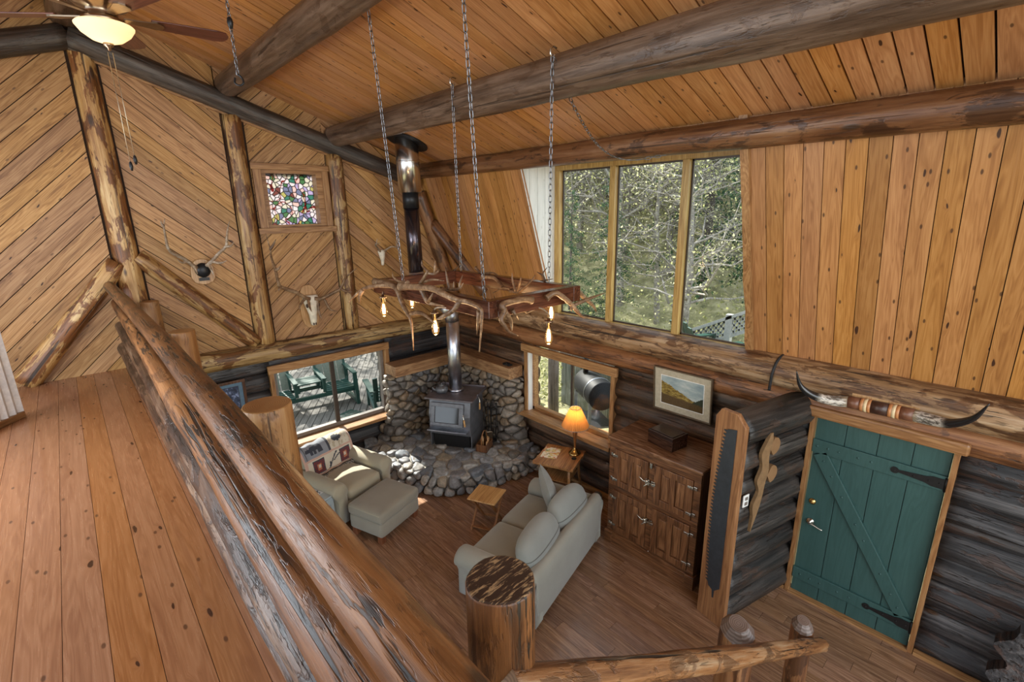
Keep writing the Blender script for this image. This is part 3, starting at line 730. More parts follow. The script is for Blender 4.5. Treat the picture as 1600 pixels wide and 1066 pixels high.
rpost('short post half beside the golden center post at the far railing end', .61, 6.86, 2.98, .088, 'post_end', 2.0)
rpost('log post with round sawn top, second along the far half of the railing', .62, 4.98, 2.955, .103, 'post_end')
rpost('thick log post with smooth round top in front of the armchair', .615, 2.56, 2.99, .117, 'post_end')
rpost('corner post with rough striped sawn top where railing meets stairs', .73, .88, 2.93, .098, 'post_sawn')
# ------------------------------------------------------------------ stair handrail
sr = thing('stair_railing', 'knobbly pole handrail descending the stairs toward the green door', 'railing', (3.4, .6, .0))
def srp(name, p, q, r0, r1, mats, **k):
    o = log(name, p, q, r0, r1, mats, **k); o.parent = sr; o.matrix_parent_inverse = Matrix.Translation((-3.4, -.6, 0)); return o
srp('handrail', (.66, .79, 2.67), (3.42, .60, .93), .052, .046, [MT['stair_rail'], MT['end_light']], seg=22, step=.025, rough=.22)
srp('lower_rail', (.75, .79, 2.22), (3.38, .62, .52), .05, .045, [MT['purlin'], MT['end_dark']], seg=18, step=.05, rough=.1)
GS = 'stair newel posts'
for lab, x, y, top, r in (('thick stair newel post with chipped faceted top', 2.47, .835, 1.60, .098), ('slim stair newel post with slanted cut top by the door', 3.31, .705, 1.14, .072)):
    m = M(); n = 11
    prof = [(r*1.05, 0), (r, top-.10), (r*.97, top-.05), (r*.55, top)]
    vs = []; fs = []; uv = []
    for i, (rr, z) in enumerate(prof):
        for k in range(n):
            a = 2*math.pi*k/n
            q = rr*(1+.08*noise.noise(Vector((math.cos(a)*2, math.sin(a)*2, z*.6+x))))
            vs.append((z + (0.25*q*math.cos(a+.8) if i >= 2 else 0), q*math.cos(a), q*math.sin(a))); uv.append((z, a))
    for i in range(3):
        for k in range(n): fs.append((i*n+k, i*n+(k+1) % n, (i+1)*n+(k+1) % n, (i+1)*n+k))
    m.add(vs, fs[:2*n], uv, 0, True)
    m.add(vs, fs[2*n:]+[tuple(3*n+k for k in range(n))], uv, 1, False)
    tag(m.build('newel_post', [MT['purlin_red'], MT['end_newel']], None, Matrix.Translation((x, y, 0)) @ Matrix(((0, 0, -1), (0, 1, 0), (1, 0, 0))).to_4x4()), lab, 'log post', GS)
# stairs under the handrail
st = thing('staircase', 'plank stair treads descending from the loft beside the pole handrail', 'stairs', (2., .3, 0))
for i in range(9):
    m = M(); m.box(.62+.3*i, .62+.3*i+.29, -.25, .55, 2.0-.222*i-.04, 2.0-.222*i)
    o = m.build('tread', MT['oak_top'], None, None, .006); o.parent = st; o.matrix_parent_inverse = Matrix.Translation((-2., -.3, 0))
# ------------------------------------------------------------------ stub partition with the saw
pw = thing('partition_wall', None, None, (4.02, 1.62, 0), R(-13)); pw['kind'] = 'structure'
m = M()
log_into(m, .04, 1.12, 0, .13, .14, .14, 16, .1, .06, 3)
for k in range(1, 7): log_into(m, .04, 1.12, 0, .13+.265*k, .135, .135, 16, .1, .06, 3+k*2.1)
log_into(m, .04, 1.12, 0, 2.02, .155, .165, 22, .08, .05, 77)
m.build('log_stack', MT['partlog'], pw)
m = M()
m.prism([(-.15, 0), (.15, 0), (.15, 2.12), (.10, 2.2), (-.06, 2.2), (-.15, 2.10)], -.02, .03, Matrix(((0, 0, 1, 0), (1, 0, 0, 0), (0, 1, 0, 0), (0, 0, 0, 1))))
m.build('end_board', MT['endboard'], pw, None, .006)
# scribed filler strip and two log ends on the side facing the door
m = M()
right = [(.36, 1.98), (.37, 1.88), (.34, 1.75), (.36, 1.62), (.33, 1.48), (.31, 1.34), (.27, 1.20), (.20, 1.02)]
left = [(.21, 1.18), (.19, 1.30), (.25, 1.42), (.21, 1.54), (.26, 1.66), (.23, 1.80), (.30, 1.92), (.33, 1.98)]
pl = [(p.x, p.z) for p in smooth_path([(a, 0, b) for a, b in right], 4)] + [(p.x, p.z) for p in smooth_path([(a, 0, b) for a, b in left], 4)]
m.prism(pl, .135, .165, Matrix(((1, 0, 0, 0), (0, 0, -1, 0), (0, 1, 0, 0), (0, 0, 0, 1))))
m.build('filler_board', MT['filler'], pw)
for x, z, r in ((.41, 1.83, .085), (.42, 1.55, .085)):
    m = M(); T = Matrix(((1, 0, 0, x), (0, 0, -1, 0), (0, 1, 0, z), (0, 0, 0, 1)))
    arc = [(r*math.cos(a), r*math.sin(a)) for a in [R(-95+190*k/16) for k in range(17)]] + [(-.06, 0)]
    m.prism(arc, .12, .158, T); m.build('log_end', MT['end_light'], pw)
m = M(); m.cbox((.09, -.155, 1.38), (.075, .01, .12)); o = m.build('outlet_plate', MT['white'], pw, None, .003)
m = M(); m.cbox((.09, -.161, 1.405), (.035, .006, .03)); m.cbox((.09, -.161, 1.355), (.035, .006, .03)); m.build('socket', MT['grayframe'], o)
# crosscut saw blade on the end board
m = M()
N_T = 44; Ht = 1.62; pts = [(.075, .42), (.02, .36), (.02, .28), (.005, .28), (-.0, .36), (-.045, .38)]
for i in range(N_T):
    z0 = .42+Ht*i/N_T; bow = .045*math.sin(math.pi*(i/N_T))+.035*(1-i/N_T)
    z1 = .42+Ht*(i+.55)/N_T
    pts += [(-.045-bow+.026, z0), (-.045-bow, z0+.012), (-.045-bow, z1), (-.045-bow+.026, z1+.004)]
pts += [(-.01, 2.04), (.075, 2.06)]
m.prism([(-x, z) for x, z in pts], 0, .005, Matrix(((0, 0, 1, -.028), (1, 0, 0, 0), (0, 1, 0, 0), (0, 0, 0, 1))))
o = m.build('crosscut_saw', MT['saw']); o.matrix_world = Matrix.Translation((4.02, 1.62, 0)) @ Matrix.Rotation(R(-13), 4, 'Z')
tag(o, 'long black crosscut saw blade hung on the end board of the log partition', 'saw')
# black cord over the plate log
m = M()
m.tube(smooth_path([(5.02, 1.60, 2.505), (4.9, 1.61, 2.47), (4.83, 1.62, 2.36), (4.84, 1.63, 2.24), (4.80, 1.62, 2.19)], 5), .014, 8)
tag(m.build('black_strap', MT['rope']), 'black strap looped over the plate log above the log partition', 'strap')
# second scribed log end at the right edge of the view
m = M()
prof = [(0, 0)] + [(.34-.05*math.cos(2*math.pi*z/.27), z) for z in [i*.03 for i in range(28)]] + [(.28, .86), (0, .86)]
m.prism(prof, -.06, .06, Matrix(((0, 0, 1, 0), (1, 0, 0, 0), (0, 1, 0, 0), (0, 0, 0, 1))), 0)
m.box(-.062, .062, -.03, .0, 0, .86, None, 1)
tag(m.build('log_end_board', [MT['walllog'], MT['plaque']], None, Matrix.Translation((4.72, -.62, 0))), 'dark wavy-edged log end board standing at the wall beyond the door', 'board')
# ------------------------------------------------------------------ entrance door
d = thing('door_1', None, None, (5.0, .74, 0)); d['kind'] = 'structure'
m = M()
for k in range(4):
    y0 = -.49+.245*k; m.box(-.0, .045, y0+.003, y0+.242, .02, 2.0)
m.box(.012, .04, -.49, .49, .02, 2.0); m.build('door_planks', MT['door'], d, None, .003)
m = M(); m.box(-.025, 0, -.49, .49, 1.62, 1.755); m.box(-.025, 0, -.49, .49, .185, .31); m.build('ledge', MT['door'], d, None, .004)
m = M(); m.bar((-.0125, .42, 1.62), (-.0125, -.41, .31), .12, .025, (1, 0, 0)); m.build('brace', MT['door'], d, None, .004)
m = M()
for y in (.45, .36, .27, .12, .02): m.ball((-.026, y, 1.69), .010, 8, 6, None, 0, (.5, 1, 1)); m.ball((-.026, y-.03, .245), .010, 8, 6, None, 0, (.5, 1, 1))
for t in (.05, .15, .28, .45, .55, .75, .87, .95): m.ball((-.026, .42-.83*t, 1.62-1.31*t), .010, 8, 6, None, 0, (.5, 1, 1))
m.build('rivet', MT['door'], d)
for z in (1.685, .245):
    m = M(); ol = [(-.49, -.045), (-.49, .045), (-.40, .045), (-.36, .03), (-.18, .012)] + [(-.15+.03*math.cos(a), .03*math.sin(a)) for a in [R(150-30*k) for k in range(11)]] + [(-.18, -.012), (-.36, -.03), (-.40, -.045)]
    m.prism(ol[::-1], 0, .006, Matrix(((0, 0, 1, -.032), (1, 0, 0, 0), (0, 1, 0, z), (0, 0, 0, 1)))); m.tube([(-.03, -.49, z-.06), (-.03, -.49, z+.06)], .012, 8)
    for y in (-.45, -.38, -.28, -.15): m.ball((-.033, y, z), .007, 8, 5)
    m.build('strap_hinge', MT['iron'], d)
m = M(); m.tube([(-.012, -.505, .92), (-.012, -.505, 1.02)], .012, 8); m.build('hinge_barrel', MT['iron'], d)
m = M(); m.lathe([(.0, 0), (.032, 0), (.032, .008), (.022, .014), (.018, .02), (0, .02)], 20, TR(0, .42, 1.09, 0, 0, R(-90))); m.cbox((-.024, .42, 1.09), (.014, .006, .024)); m.build('deadbolt', MT['brass'], d)
m = M(); m.lathe([(0, 0), (.034, 0), (.033, .01), (.014, .014), (.012, .05), (0, .05)], 20, TR(0, .41, .87, 0, 0, R(-90)))
m.tube(smooth_path([(-.045, .41, .87), (-.05, .37, .868), (-.05, .33, .855), (-.045, .29, .845)], 4), [.011, .011, .011, .011, .01, .01, .009, .009, .008, .008, .008, .008, .006], 8); m.build('lever_handle', MT['nickel'], d)
m = M()
for y0, y1 in ((.495, .535), (-.535, -.495)): m.box(-.05, .05, y0, y1, 0, 2.0)
m.build('side_casing', MT['doortrim_z'], d, None, .004)
m = M(); m.box(-.115, .04, -.58, .57, 2.0, 2.105); m.build('header_board', MT['doortrim_y'], d, None, .02)
m = M(); m.box(-.06, .06, -.5, .5, 0, .02); m.build('threshold', MT['trimwood_y'], d)
# ------------------------------------------------------------------ steer horns over the door
def horn_mat():
    g = N('steer horn'); uv = g.n('TexCoord').outputs['UV']; sx = g.n('SeparateXYZ'); g.l(uv, sx.inputs[0])
    tc = g.n('TexCoord').outputs['Object']
    nz = g.noise(g.vmath('MULTIPLY', tc, (45., 12., 45.)), 1., 5, .7)
    f = g.math('ADD', sx.outputs[0], g.math('MULTIPLY', nz, .16))
    dark = g.step(f, .30, .34); base = g.step(f, .14, .10)
    c = g.mix(g.step(nz, .42, .6), (.10, .085, .07), (.62, .57, .5))
    c = g.mix(base, c, g.mix(nz, (.06, .045, .03), (.42, .33, .22)))
    c = g.mix(dark, c, (.012, .012, .013))
    return g.done(g.bsdf(c, .16, 0., None, .6))
MT['horn'] = horn_mat()
hm = thing('steer_horns', 'long mounted steer horns with leather wrapped center over the green door', 'horns', (4.80, .745, 2.26))
def sub(m, name, mat, par, T, **k):
    o = m.build(name, mat, par, None, **k); o.matrix_parent_inverse = T; return o
IT = Matrix.Translation((-4.80, -.745, -2.26))
for pts in ([(4.80, .965, 2.258), (4.76, 1.098, 2.247), (4.70, 1.226, 2.277), (4.65, 1.314, 2.357), (4.60, 1.35, 2.50)], [(4.80, .525, 2.272), (4.75, .389, 2.285), (4.68, .283, 2.32), (4.61, .174, 2.419), (4.54, .112, 2.57)]):
    P = smooth_path(pts, 6); n = len(P)
    m = M(); m.tube(P, [.047*(1-(i/(n-1))**1.6)+.003 for i in range(n)], 16); sub(m, 'horn', MT['horn'], hm, IT)
MT['leather'] = plain('brown leather', (.16, .065, .035), .35, 0., .1, 60, .2)
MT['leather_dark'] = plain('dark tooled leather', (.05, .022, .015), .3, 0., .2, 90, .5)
MT['band_tan'] = plain('tan leather band', (.45, .19, .07), .4); MT['band_cream'] = plain('cream rawhide band', (.62, .48, .28), .45)
for y0, y1, r, mt, nm in ((.97, .88, .053, 'leather', 'wrap'), (.88, .855, .058, 'band_tan', 'band'), (.855, .83, .059, 'band_cream', 'band'), (.83, .805, .058, 'band_tan', 'band'), (.805, .685, .056, 'leather_dark', 'wrap'), (.685, .66, .058, 'band_tan', 'band'), (.66, .635, .059, 'band_cream', 'band'), (.635, .61, .058, 'band_tan', 'band'), (.61, .52, .053, 'leather', 'wrap')):
    m = M(); m.tube([(4.80, y0, 2.258+(.965-y0)*.03), (4.80, y1, 2.258+(.965-y1)*.03)], r, 20); sub(m, nm, MT[mt], hm, IT)
m = M(); m.box(4.84, 4.87, .5, .96, 2.2, 2.33); sub(m, 'backing_board', MT['plaque'], hm, IT)
# ------------------------------------------------------------------ antler chandelier
ch = thing('chandelier', 'rectangular redwood chandelier dressed with elk antlers and clear glowing bulbs', 'chandelier', (2.57, 3.40, 3.31))
CI = Matrix.Translation((-2.57, -3.40, -3.31))
x0, x1, y0, y1, zt, hh, tk = 2.085, 3.06, 2.55, 4.25, 3.315, .125, .085
for nm, bx, mt in (('long_rail', (x0, x0+tk, y0, y1, zt-hh, zt), 'chandwood'), ('long_rail', (x1-tk, x1, y0, y1, zt-hh, zt), 'chandwood'),
               ('short_rail', (x0+tk, x1-tk, y0, y0+tk, zt-hh, zt), 'chandwood_x'), ('short_rail', (x0+tk, x1-tk, y1-tk, y1, zt-hh, zt), 'chandwood_x')):
    m = M(); m.box(*bx); sub(m, nm, MT[mt], ch, CI, bevel=.006)
ANT = {
'A1': [[(2.06, 4.154, 3.304), (2.047, 3.821, 3.304), (2.033, 3.703, 3.274), (2.02, 3.602, 3.157), (2.007, 3.514, 3.106), (1.993, 3.44, 3.038), (1.98, 3.418, 2.81)], [(1.99, 3.423, 3.121), (1.97, 3.224, 3.153), (1.95, 3.012, 3.104)], [(2.05, 3.828, 3.297), (2.012, 4.041, 3.28), (1.975, 4.24, 3.234), (1.938, 4.366, 3.152), (1.9, 4.423, 3.095)], [(1.97, 4.231, 3.23), (1.935, 4.235, 3.174), (1.9, 4.172, 3.127)]],
'A2': [[(2.03, 3.637, 3.314), (2.024, 3.304, 3.344), (2.018, 3.113, 3.35), (2.011, 2.947, 3.326), (2.005, 2.797, 3.308), (1.999, 2.655, 3.309), (1.992, 2.528, 3.287), (1.986, 2.503, 3.23), (1.98, 2.536, 2.983)], [(2.0, 2.768, 3.303), (1.973, 2.814, 3.236), (1.947, 2.925, 3.172), (1.92, 2.953, 3.158)], [(1.99, 2.533, 3.269), (2.05, 2.648, 3.072)], [(2.04, 3.341, 3.338), (2.04, 3.259, 3.24), (2.04, 3.17, 3.226), (2.04, 3.022, 3.231)], [(2.03, 3.217, 3.237), (2.03, 3.145, 3.321)]],
'A3': [[(2.446, 2.5, 3.284), (2.343, 2.491, 3.304), (2.159, 2.483, 3.295), (2.162, 2.474, 3.255), (2.124, 2.466, 3.2), (2.144, 2.457, 3.157), (2.177, 2.449, 3.107), (2.253, 2.44, 3.063)], [(2.173, 2.48, 3.244), (2.233, 2.49, 3.164), (2.253, 2.5, 3.089)], [(2.275, 2.52, 3.237), (2.335, 2.52, 3.152)]],
'A4': [[(2.614, 2.51, 3.276), (2.68, 2.483, 3.309), (2.749, 2.467, 3.272), (2.835, 2.45, 3.203), (2.893, 2.433, 3.135), (2.945, 2.417, 3.089), (2.996, 2.4, 3.083)], [(2.857, 2.45, 3.194), (3.001, 2.415, 3.23), (3.159, 2.38, 3.26)], [(2.835, 2.45, 3.198), (2.836, 2.45, 3.147)]],
'A5': [[(3.05, 2.60, 3.27), (3.11, 2.62, 3.25), (3.236, 2.647, 3.175), (3.387, 2.673, 3.083), (3.47, 2.7, 3.008)]],
'A6': [[(2.1, 3.637, 3.339), (2.113, 3.802, 3.332), (2.127, 3.923, 3.359), (2.14, 3.963, 3.4)]],
'A7': [[(2.13, 3.484, 3.34), (2.13, 3.387, 3.432), (2.13, 3.356, 3.455)], [(2.13, 3.357, 3.45), (2.13, 3.437, 3.496), (2.13, 3.441, 3.537)], [(2.13, 3.358, 3.44), (2.153, 3.301, 3.437), (2.177, 3.278, 3.467), (2.2, 3.358, 3.48)], [(2.15, 3.296, 3.443), (2.15, 3.276, 3.546)], [(2.14, 3.49, 3.345), (2.15, 3.338, 3.388), (2.15, 3.167, 3.394)]],
'A8': [[(2.15, 3.208, 3.324), (2.15, 3.103, 3.335), (2.15, 2.968, 3.355), (2.15, 2.916, 3.403)], [(2.15, 3.103, 3.335), (2.15, 3.122, 3.408), (2.15, 3.141, 3.486)], [(2.15, 3.043, 3.342), (2.15, 3.038, 3.401)], [(2.16, 2.972, 3.352), (2.16, 2.975, 3.391), (2.16, 2.934, 3.458)]],
'A9': [[(2.932, 4.22, 3.30), (3.001, 4.22, 3.316), (3.088, 4.22, 3.375)]],
'A10': [[(3.04, 3.907, 3.362), (3.04, 3.837, 3.32), (3.04, 3.776, 3.312), (3.04, 3.638, 3.331), (3.04, 3.525, 3.303)], [(3.04, 3.776, 3.312), (3.04, 3.813, 3.369)]],
'A11': [[(2.985, 3.743, 3.286), (2.96, 3.543, 3.3), (2.94, 3.429, 3.265), (2.92, 3.362, 3.232), (2.9, 3.478, 3.168)], [(2.92, 3.362, 3.232), (2.9, 3.234, 3.231)]],
'A12': [[(2.8, 3.123, 3.243), (2.812, 3.038, 3.235), (2.825, 2.979, 3.273), (2.837, 2.898, 3.344), (2.85, 2.865, 3.394)], [(2.806, 3.06, 3.238), (2.8, 3.088, 3.33), (2.8, 3.094, 3.396)], [(2.81, 3.04, 3.236), (2.8, 2.991, 3.34), (2.8, 2.983, 3.373)], [(2.8, 3.123, 3.243), (2.9, 3.2, 3.235), (2.98, 3.22, 3.25)]],
'A13': [[(3.04, 3.001, 3.30), (3.04, 2.938, 3.323), (3.04, 2.961, 3.378), (3.04, 2.908, 3.437)], [(3.04, 2.938, 3.323), (3.04, 2.84, 3.344)], [(3.04, 2.961, 3.366), (3.04, 3.032, 3.388)]],
}
def antler(name, lines, r0, mat, parent=None, T=None, burr=True):
    m = M()
    for i, ln in enumerate(lines):
        P = smooth_path(ln, 5); n = len(P)
        ra = r0 if i == 0 else r0*.74
        rr = [max(.003, ra*(1-.85*(k/(n-1))**2.2))*(1+.12*noise.noise(p*30)) for k, p in enumerate(P)]
        if i == 0 and burr: rr[0] = ra*1.35; rr[1] = ra*1.15
        m.tube(P, rr, 10)
    o = m.build(name, MT[mat], parent)
    if T is not None: o.matrix_parent_inverse = T
    return o
for k, r in (('A1', .026), ('A2', .027), ('A3', .024), ('A4', .022), ('A5', .024), ('A6', .014), ('A7', .015), ('A8', .015), ('A9', .012), ('A10', .014), ('A11', .017), ('A12', .014), ('A13', .012)):
    antler('antler', ANT[k], r, 'antler', ch, CI)
MT['bulb_glass'] = None
def bulb_mat():
    g = N('clear bulb glass'); t = g.n('BsdfTransparent'); t.inputs[0].default_value = (1, .93, .8, 1)
    e = g.n('Emission'); e.inputs[0].default_value = (1, .45, .12, 1); e.inputs[1].default_value = .55
    gl = g.n('BsdfGlossy'); gl.inputs['Roughness'].default_value = .03
    fr = g.n('LayerWeight'); fr.inputs[0].default_value = .35
    mx = g.n('MixShader'); mx.inputs[0].default_value = .35; g.l(t.outputs[0], mx.inputs[1]); g.l(e.outputs[0], mx.inputs[2])
    m2 = g.n('MixShader'); g.l(g.math('MULTIPLY', fr.outputs['Facing'], .35), m2.inputs[0]); g.l(mx.outputs[0], m2.inputs[1]); g.l(gl.outputs[0], m2.inputs[2])
    return g.done(m2)
MT['bulb_glass'] = bulb_mat()
MT['filament'] = emit_mat('glowing filament', (1., .62, .25), 30.)
def bulb(x, y, z, anchor):
    """z is the bottom of the socket"""
    m = M(); m.lathe([(.0, .07), (.012, .07), (.014, .052), (.034, .05), (.034, .04), (.018, .036), (.018, 0), (0, 0)], 16, TR(x, y, z)); o = sub(m, 'lamp_socket', MT['bronze'], ch, CI)
    m = M(); m.lathe([(.010, 0), (.014, -.012), (.024, -.045), (.031, -.08), (.030, -.105), (.020, -.128), (.004, -.138)], 16, TR(x, y, z)); g = m.build('bulb', MT['bulb_glass'], o)
    m = M()
    for k in range(6):
        a = k*math.pi/3; m.tube([(x+.006*math.cos(a), y+.006*math.sin(a), z-.02), (x+.013*math.cos(a), y+.013*math.sin(a), z-.065), (x+.010*math.cos(a), y+.010*math.sin(a), z-.11)], .0028, 6)
    m.build('filament', MT['filament'], o)
    m = M(); m.tube(smooth_path([(x, y, z+.065)]+anchor, 5), .006, 8); m.build('cord', MT['antler_pale'], o)
    l = bpy.data.lights.new('bulb_light', 'POINT'); l.energy = 6.5; l.color = (1, .60, .28); l.shadow_soft_size = .05
    lo = bpy.data.objects.new('bulb_light', l); COL.objects.link(lo); lo.location = (x, y, z-.19)
bulb(2.07, 4.05, 3.125, [(2.08, 4.06, 3.22)])
bulb(2.06, 3.19, 3.105, [(2.06, 3.17, 3.19), (2.07, 3.10, 3.205), (2.10, 3.05, 3.20)])
bulb(2.45, 4.19, 3.13, [(2.45, 4.2, 3.2)])
bulb(2.60, 2.47, 3.06, [(2.60, 2.47, 3.16), (2.58, 2.55, 3.20), (2.55, 2.66, 3.15), (2.50, 2.62, 3.20)])
bulb(2.86, 2.69, 3.165, [(2.90, 2.66, 3.24), (2.95, 2.63, 3.24)])
def chain(name, p, q, parent=None, T=None, sag=0., pitch=.044, r=.0032, w=.011, mid=None):
    p = Vector(p); q = Vector(q)
    N0 = 60; line = [p.lerp(q, t/N0) - Vector((0, 0, sag*4*(t/N0)*(1-t/N0))) for t in range(N0+1)] if mid is None else smooth_path([p]+mid+[q], 30)
    cum = [0.]
    for a, b in zip(line, line[1:]): cum.append(cum[-1]+(b-a).length)
    n = int(cum[-1]/pitch); m = M(); j = 0
    for i in range(n):
        s = (i+.5)*cum[-1]/n
        while j < len(cum)-2 and cum[j+1] < s: j += 1
        c = line[j].lerp(line[j+1], (s-cum[j])/max(1e-9, cum[j+1]-cum[j])); d = (line[j+1]-line[j]).normalized()
        ref = Vector((1, .3, 0)) if i % 2 else Vector((-.3, 1, 0))
        e = (ref-d*ref.dot(d)).normalized(); h = pitch*.5+r*1.2
        ring = [c+d*((h-w) if abs(a) <= 90 else -(h-w))+(d*math.cos(R(a))+e*math.sin(R(a)))*w for a in (0, 45, 90, 91, 135, 180, -135, -91, -90, -45)]
        m.tube(ring, r, 6, closed=True)
    o = m.build(name, MT['chain'], parent)
    if T is not None: o.matrix_parent_inverse = T
    return o
for a, b in (((1.92, 3.60, 5.36), (2.13, 3.76, 3.32)), ((1.87, 2.44, 5.30), (2.14, 2.66, 3.32)), ((2.86, 3.92, 5.02), (3.0, 4.10, 3.32)), ((2.83, 2.66, 4.98), (2.99, 2.84, 3.32))):
    chain('chain', a, b, ch, CI)
for lab, x, y, z in (('bright screw hook in the purlin log at the far chandelier chain', 2.875, 3.92, 5.02), ('bright screw hook in the purlin log where two chains meet', 2.845, 2.66, 4.98)):
    m = M(); m.tube(smooth_path([(x+.03, y, z+.05), (x-.01, y, z+.055), (x-.035, y, z+.03), (x-.03, y, z-.005), (x, y, z-.012), (x+.012, y, z+.01)], 4), .006, 8)
    tag(m.build('screw_hook', MT['nickel']), lab, 'hook', 'screw hooks of the chandelier')
tag(chain('spare_chain', (2.84, 2.66, 4.965), (4.22, 2.55, 4.375), None, None, 0, mid=[(3.25, 2.78, 4.66), (3.75, 2.92, 4.44), (4.08, 2.86, 4.352)]), 'slack spare chain drooping from the purlin hook toward the window head', 'chain')
# ------------------------------------------------------------------ chain and cord by the second purlin
hk = chain('hook_chain', (1.0, 3.60, 5.84), (1.0, 3.60, 4.755), None, None, 0, .03, .0028, .008)
tag(hk, 'thin chain with dark fobs hanging from the ceiling between fan and purlin end', 'chain')
m = M(); m.lathe([(0, .035), (.014, .025), (.018, 0), (.011, -.03), (0, -.034)], 12, TR(1.0, 3.60, 5.04)); m.build('fob', MT['black'], hk)
m = M(); m.tube(smooth_path([(1.0, 3.60, 4.76), (1.018, 3.59, 4.74), (1.02, 3.58, 4.71), (1.0, 3.59, 4.695), (.98, 3.61, 4.71), (.985, 3.615, 4.74)], 4), .006, 8); m.build('hook', MT['black'], hk)
# ------------------------------------------------------------------ ceiling fan
fan = thing('ceiling_fan', 'five-blade ceiling fan with walnut blades and lit glass bowl', 'ceiling fan', (.44, 4.14, 5.10))
m = M(); m.lathe([(0, .60), (.06, .60), (.07, .56), (.02, .52), (.015, .52), (.015, .24), (0, .24)], 24); m.build('downrod', MT['bronze'], fan)
m = M(); m.lathe([(0, .26), (.05, .26), (.09, .22), (.155, .19), (.175, .13), (.165, .08), (.13, .045), (.08, .03), (.08, -.01), (.11, -.025), (.10, -.05), (0, -.05)], 40); m.build('motor_housing', MT['bronze'], fan)
m = M(); m.lathe([(.10, -.045), (.142, -.05), (.150, -.058), (.148, -.066), (.125, -.10), (.08, -.135), (.03, -.152), (.0, -.155)], 40, None, 0, True, False)
def bowl_mat():
    g = N('frosted glass bowl'); t = g.n('BsdfTranslucent'); t.inputs[0].default_value = (.95, .82, .6, 1)
    d = g.n('BsdfDiffuse'); d.inputs[0].default_value = (.9, .85, .74, 1)
    e = g.n('Emission'); e.inputs[0].default_value = (1, .72, .38, 1); e.inputs[1].default_value = .30
    m1 = g.n('MixShader'); m1.inputs[0].default_value = .45; g.l(t.outputs[0], m1.inputs[1]); g.l(d.outputs[0], m1.inputs[2])
    a = g.n('AddShader'); g.l(m1.outputs[0], a.inputs[0]); g.l(e.outputs[0], a.inputs[1])
    return g.done(a)
m.build('glass_bowl', bowl_mat(), fan)
m = M(); m.lathe([(0, -.15), (.028, -.152), (.026, -.165), (.01, -.177), (.008, -.19), (0, -.193)], 16); m.build('finial', MT['bronze'], fan)
for k in range(5):
    a = R(-2+72*k); T = Matrix.Rotation(a, 4, 'Z') @ Matrix.Translation((0, 0, .0)) @ Matrix.Rotation(R(-9), 4, 'X')
    m = M(); ol = [(.24, -.055), (.60, -.075), (.655, -.06), (.675, -.02), (.675, .02), (.655, .06), (.60, .075), (.24, .055)]
    m.prism(ol, -.004, .004); b = m.build('blade', MT['blade'], fan, None, .002); b.matrix_local = T
    m = M(); m.prism([(.10, -.02), (.2, -.03), (.27, -.045), (.30, -.03), (.31, 0), (.30, .03), (.27, .045), (.2, .03), (.10, .02)], -.012, -.004); b2 = m.build('blade_iron', MT['bronze'], b)
m = M()
for dx, L2, e in ((-.012, .64, 0), (.012, .60, 1)):
    m.tube([(dx, 0, -.2), (dx*1.2, 0, -.2-L2)], .0022, 6); m.lathe([(0, .03), (.008, .02), (.011, -.005), (.006, -.03), (0, -.032)], 10, TR(dx*1.2, 0, -.22-L2), 1)
m.build('pull_chain', [MT['thinline'], MT['black']], fan)
l = bpy.data.lights.new('fan_light', 'POINT'); l.energy = 1.2; l.color = (1, .74, .42); l.shadow_soft_size = .08
lo = bpy.data.objects.new('fan_light', l); COL.objects.link(lo); lo.location = (.44, 4.14, 5.02)
# ------------------------------------------------------------------ antler mounts on the gable wall
def mount(name, label, loc): return thing(name, label, 'antler mount', loc, 0, 'antler mounts on the gable wall')
def put(m, nm, mat, par, loc, **k):
    o = m.build(nm, mat, par, None, **k); o.matrix_parent_inverse = Matrix.Translation(tuple(-c for c in loc)); return o
XZ = lambda x, y, z: Matrix(((1, 0, 0, x), (0, 0, -1, y), (0, 1, 0, z), (0, 0, 0, 1)))
L1 = (1.21, 7.04, 3.24); mo = mount('antler_mount', 'pale elk antlers on a small plaque with a dark carved center', L1)
m = M(); m.prism([(-.10, -.13), (-.04, -.155), (0, -.16), (.04, -.155), (.10, -.13), (.13, -.07), (.125, .03), (.10, .11), (.05, .15), (0, .155), (-.05, .15), (-.10, .11), (-.125, .03), (-.13, -.07)], 0, .03, XZ(1.215, 7.045, 3.245)); put(m, 'plaque', MT['plaque'], mo, L1, bevel=.008)
m = M(); m.ball((1.215, 6.99, 3.265), .085, 16, 10, None, 0, (1, .6, 1.05)); m.prism([(-.055, -.11), (.055, -.11), (.055, -.075), (.02, -.07), (.02, -.03), (-.02, -.03), (-.02, -.07), (-.055, -.075)], .03, .05, XZ(1.215, 7.045, 3.245)); put(m, 'dark_cover', MT['black'], mo, L1)
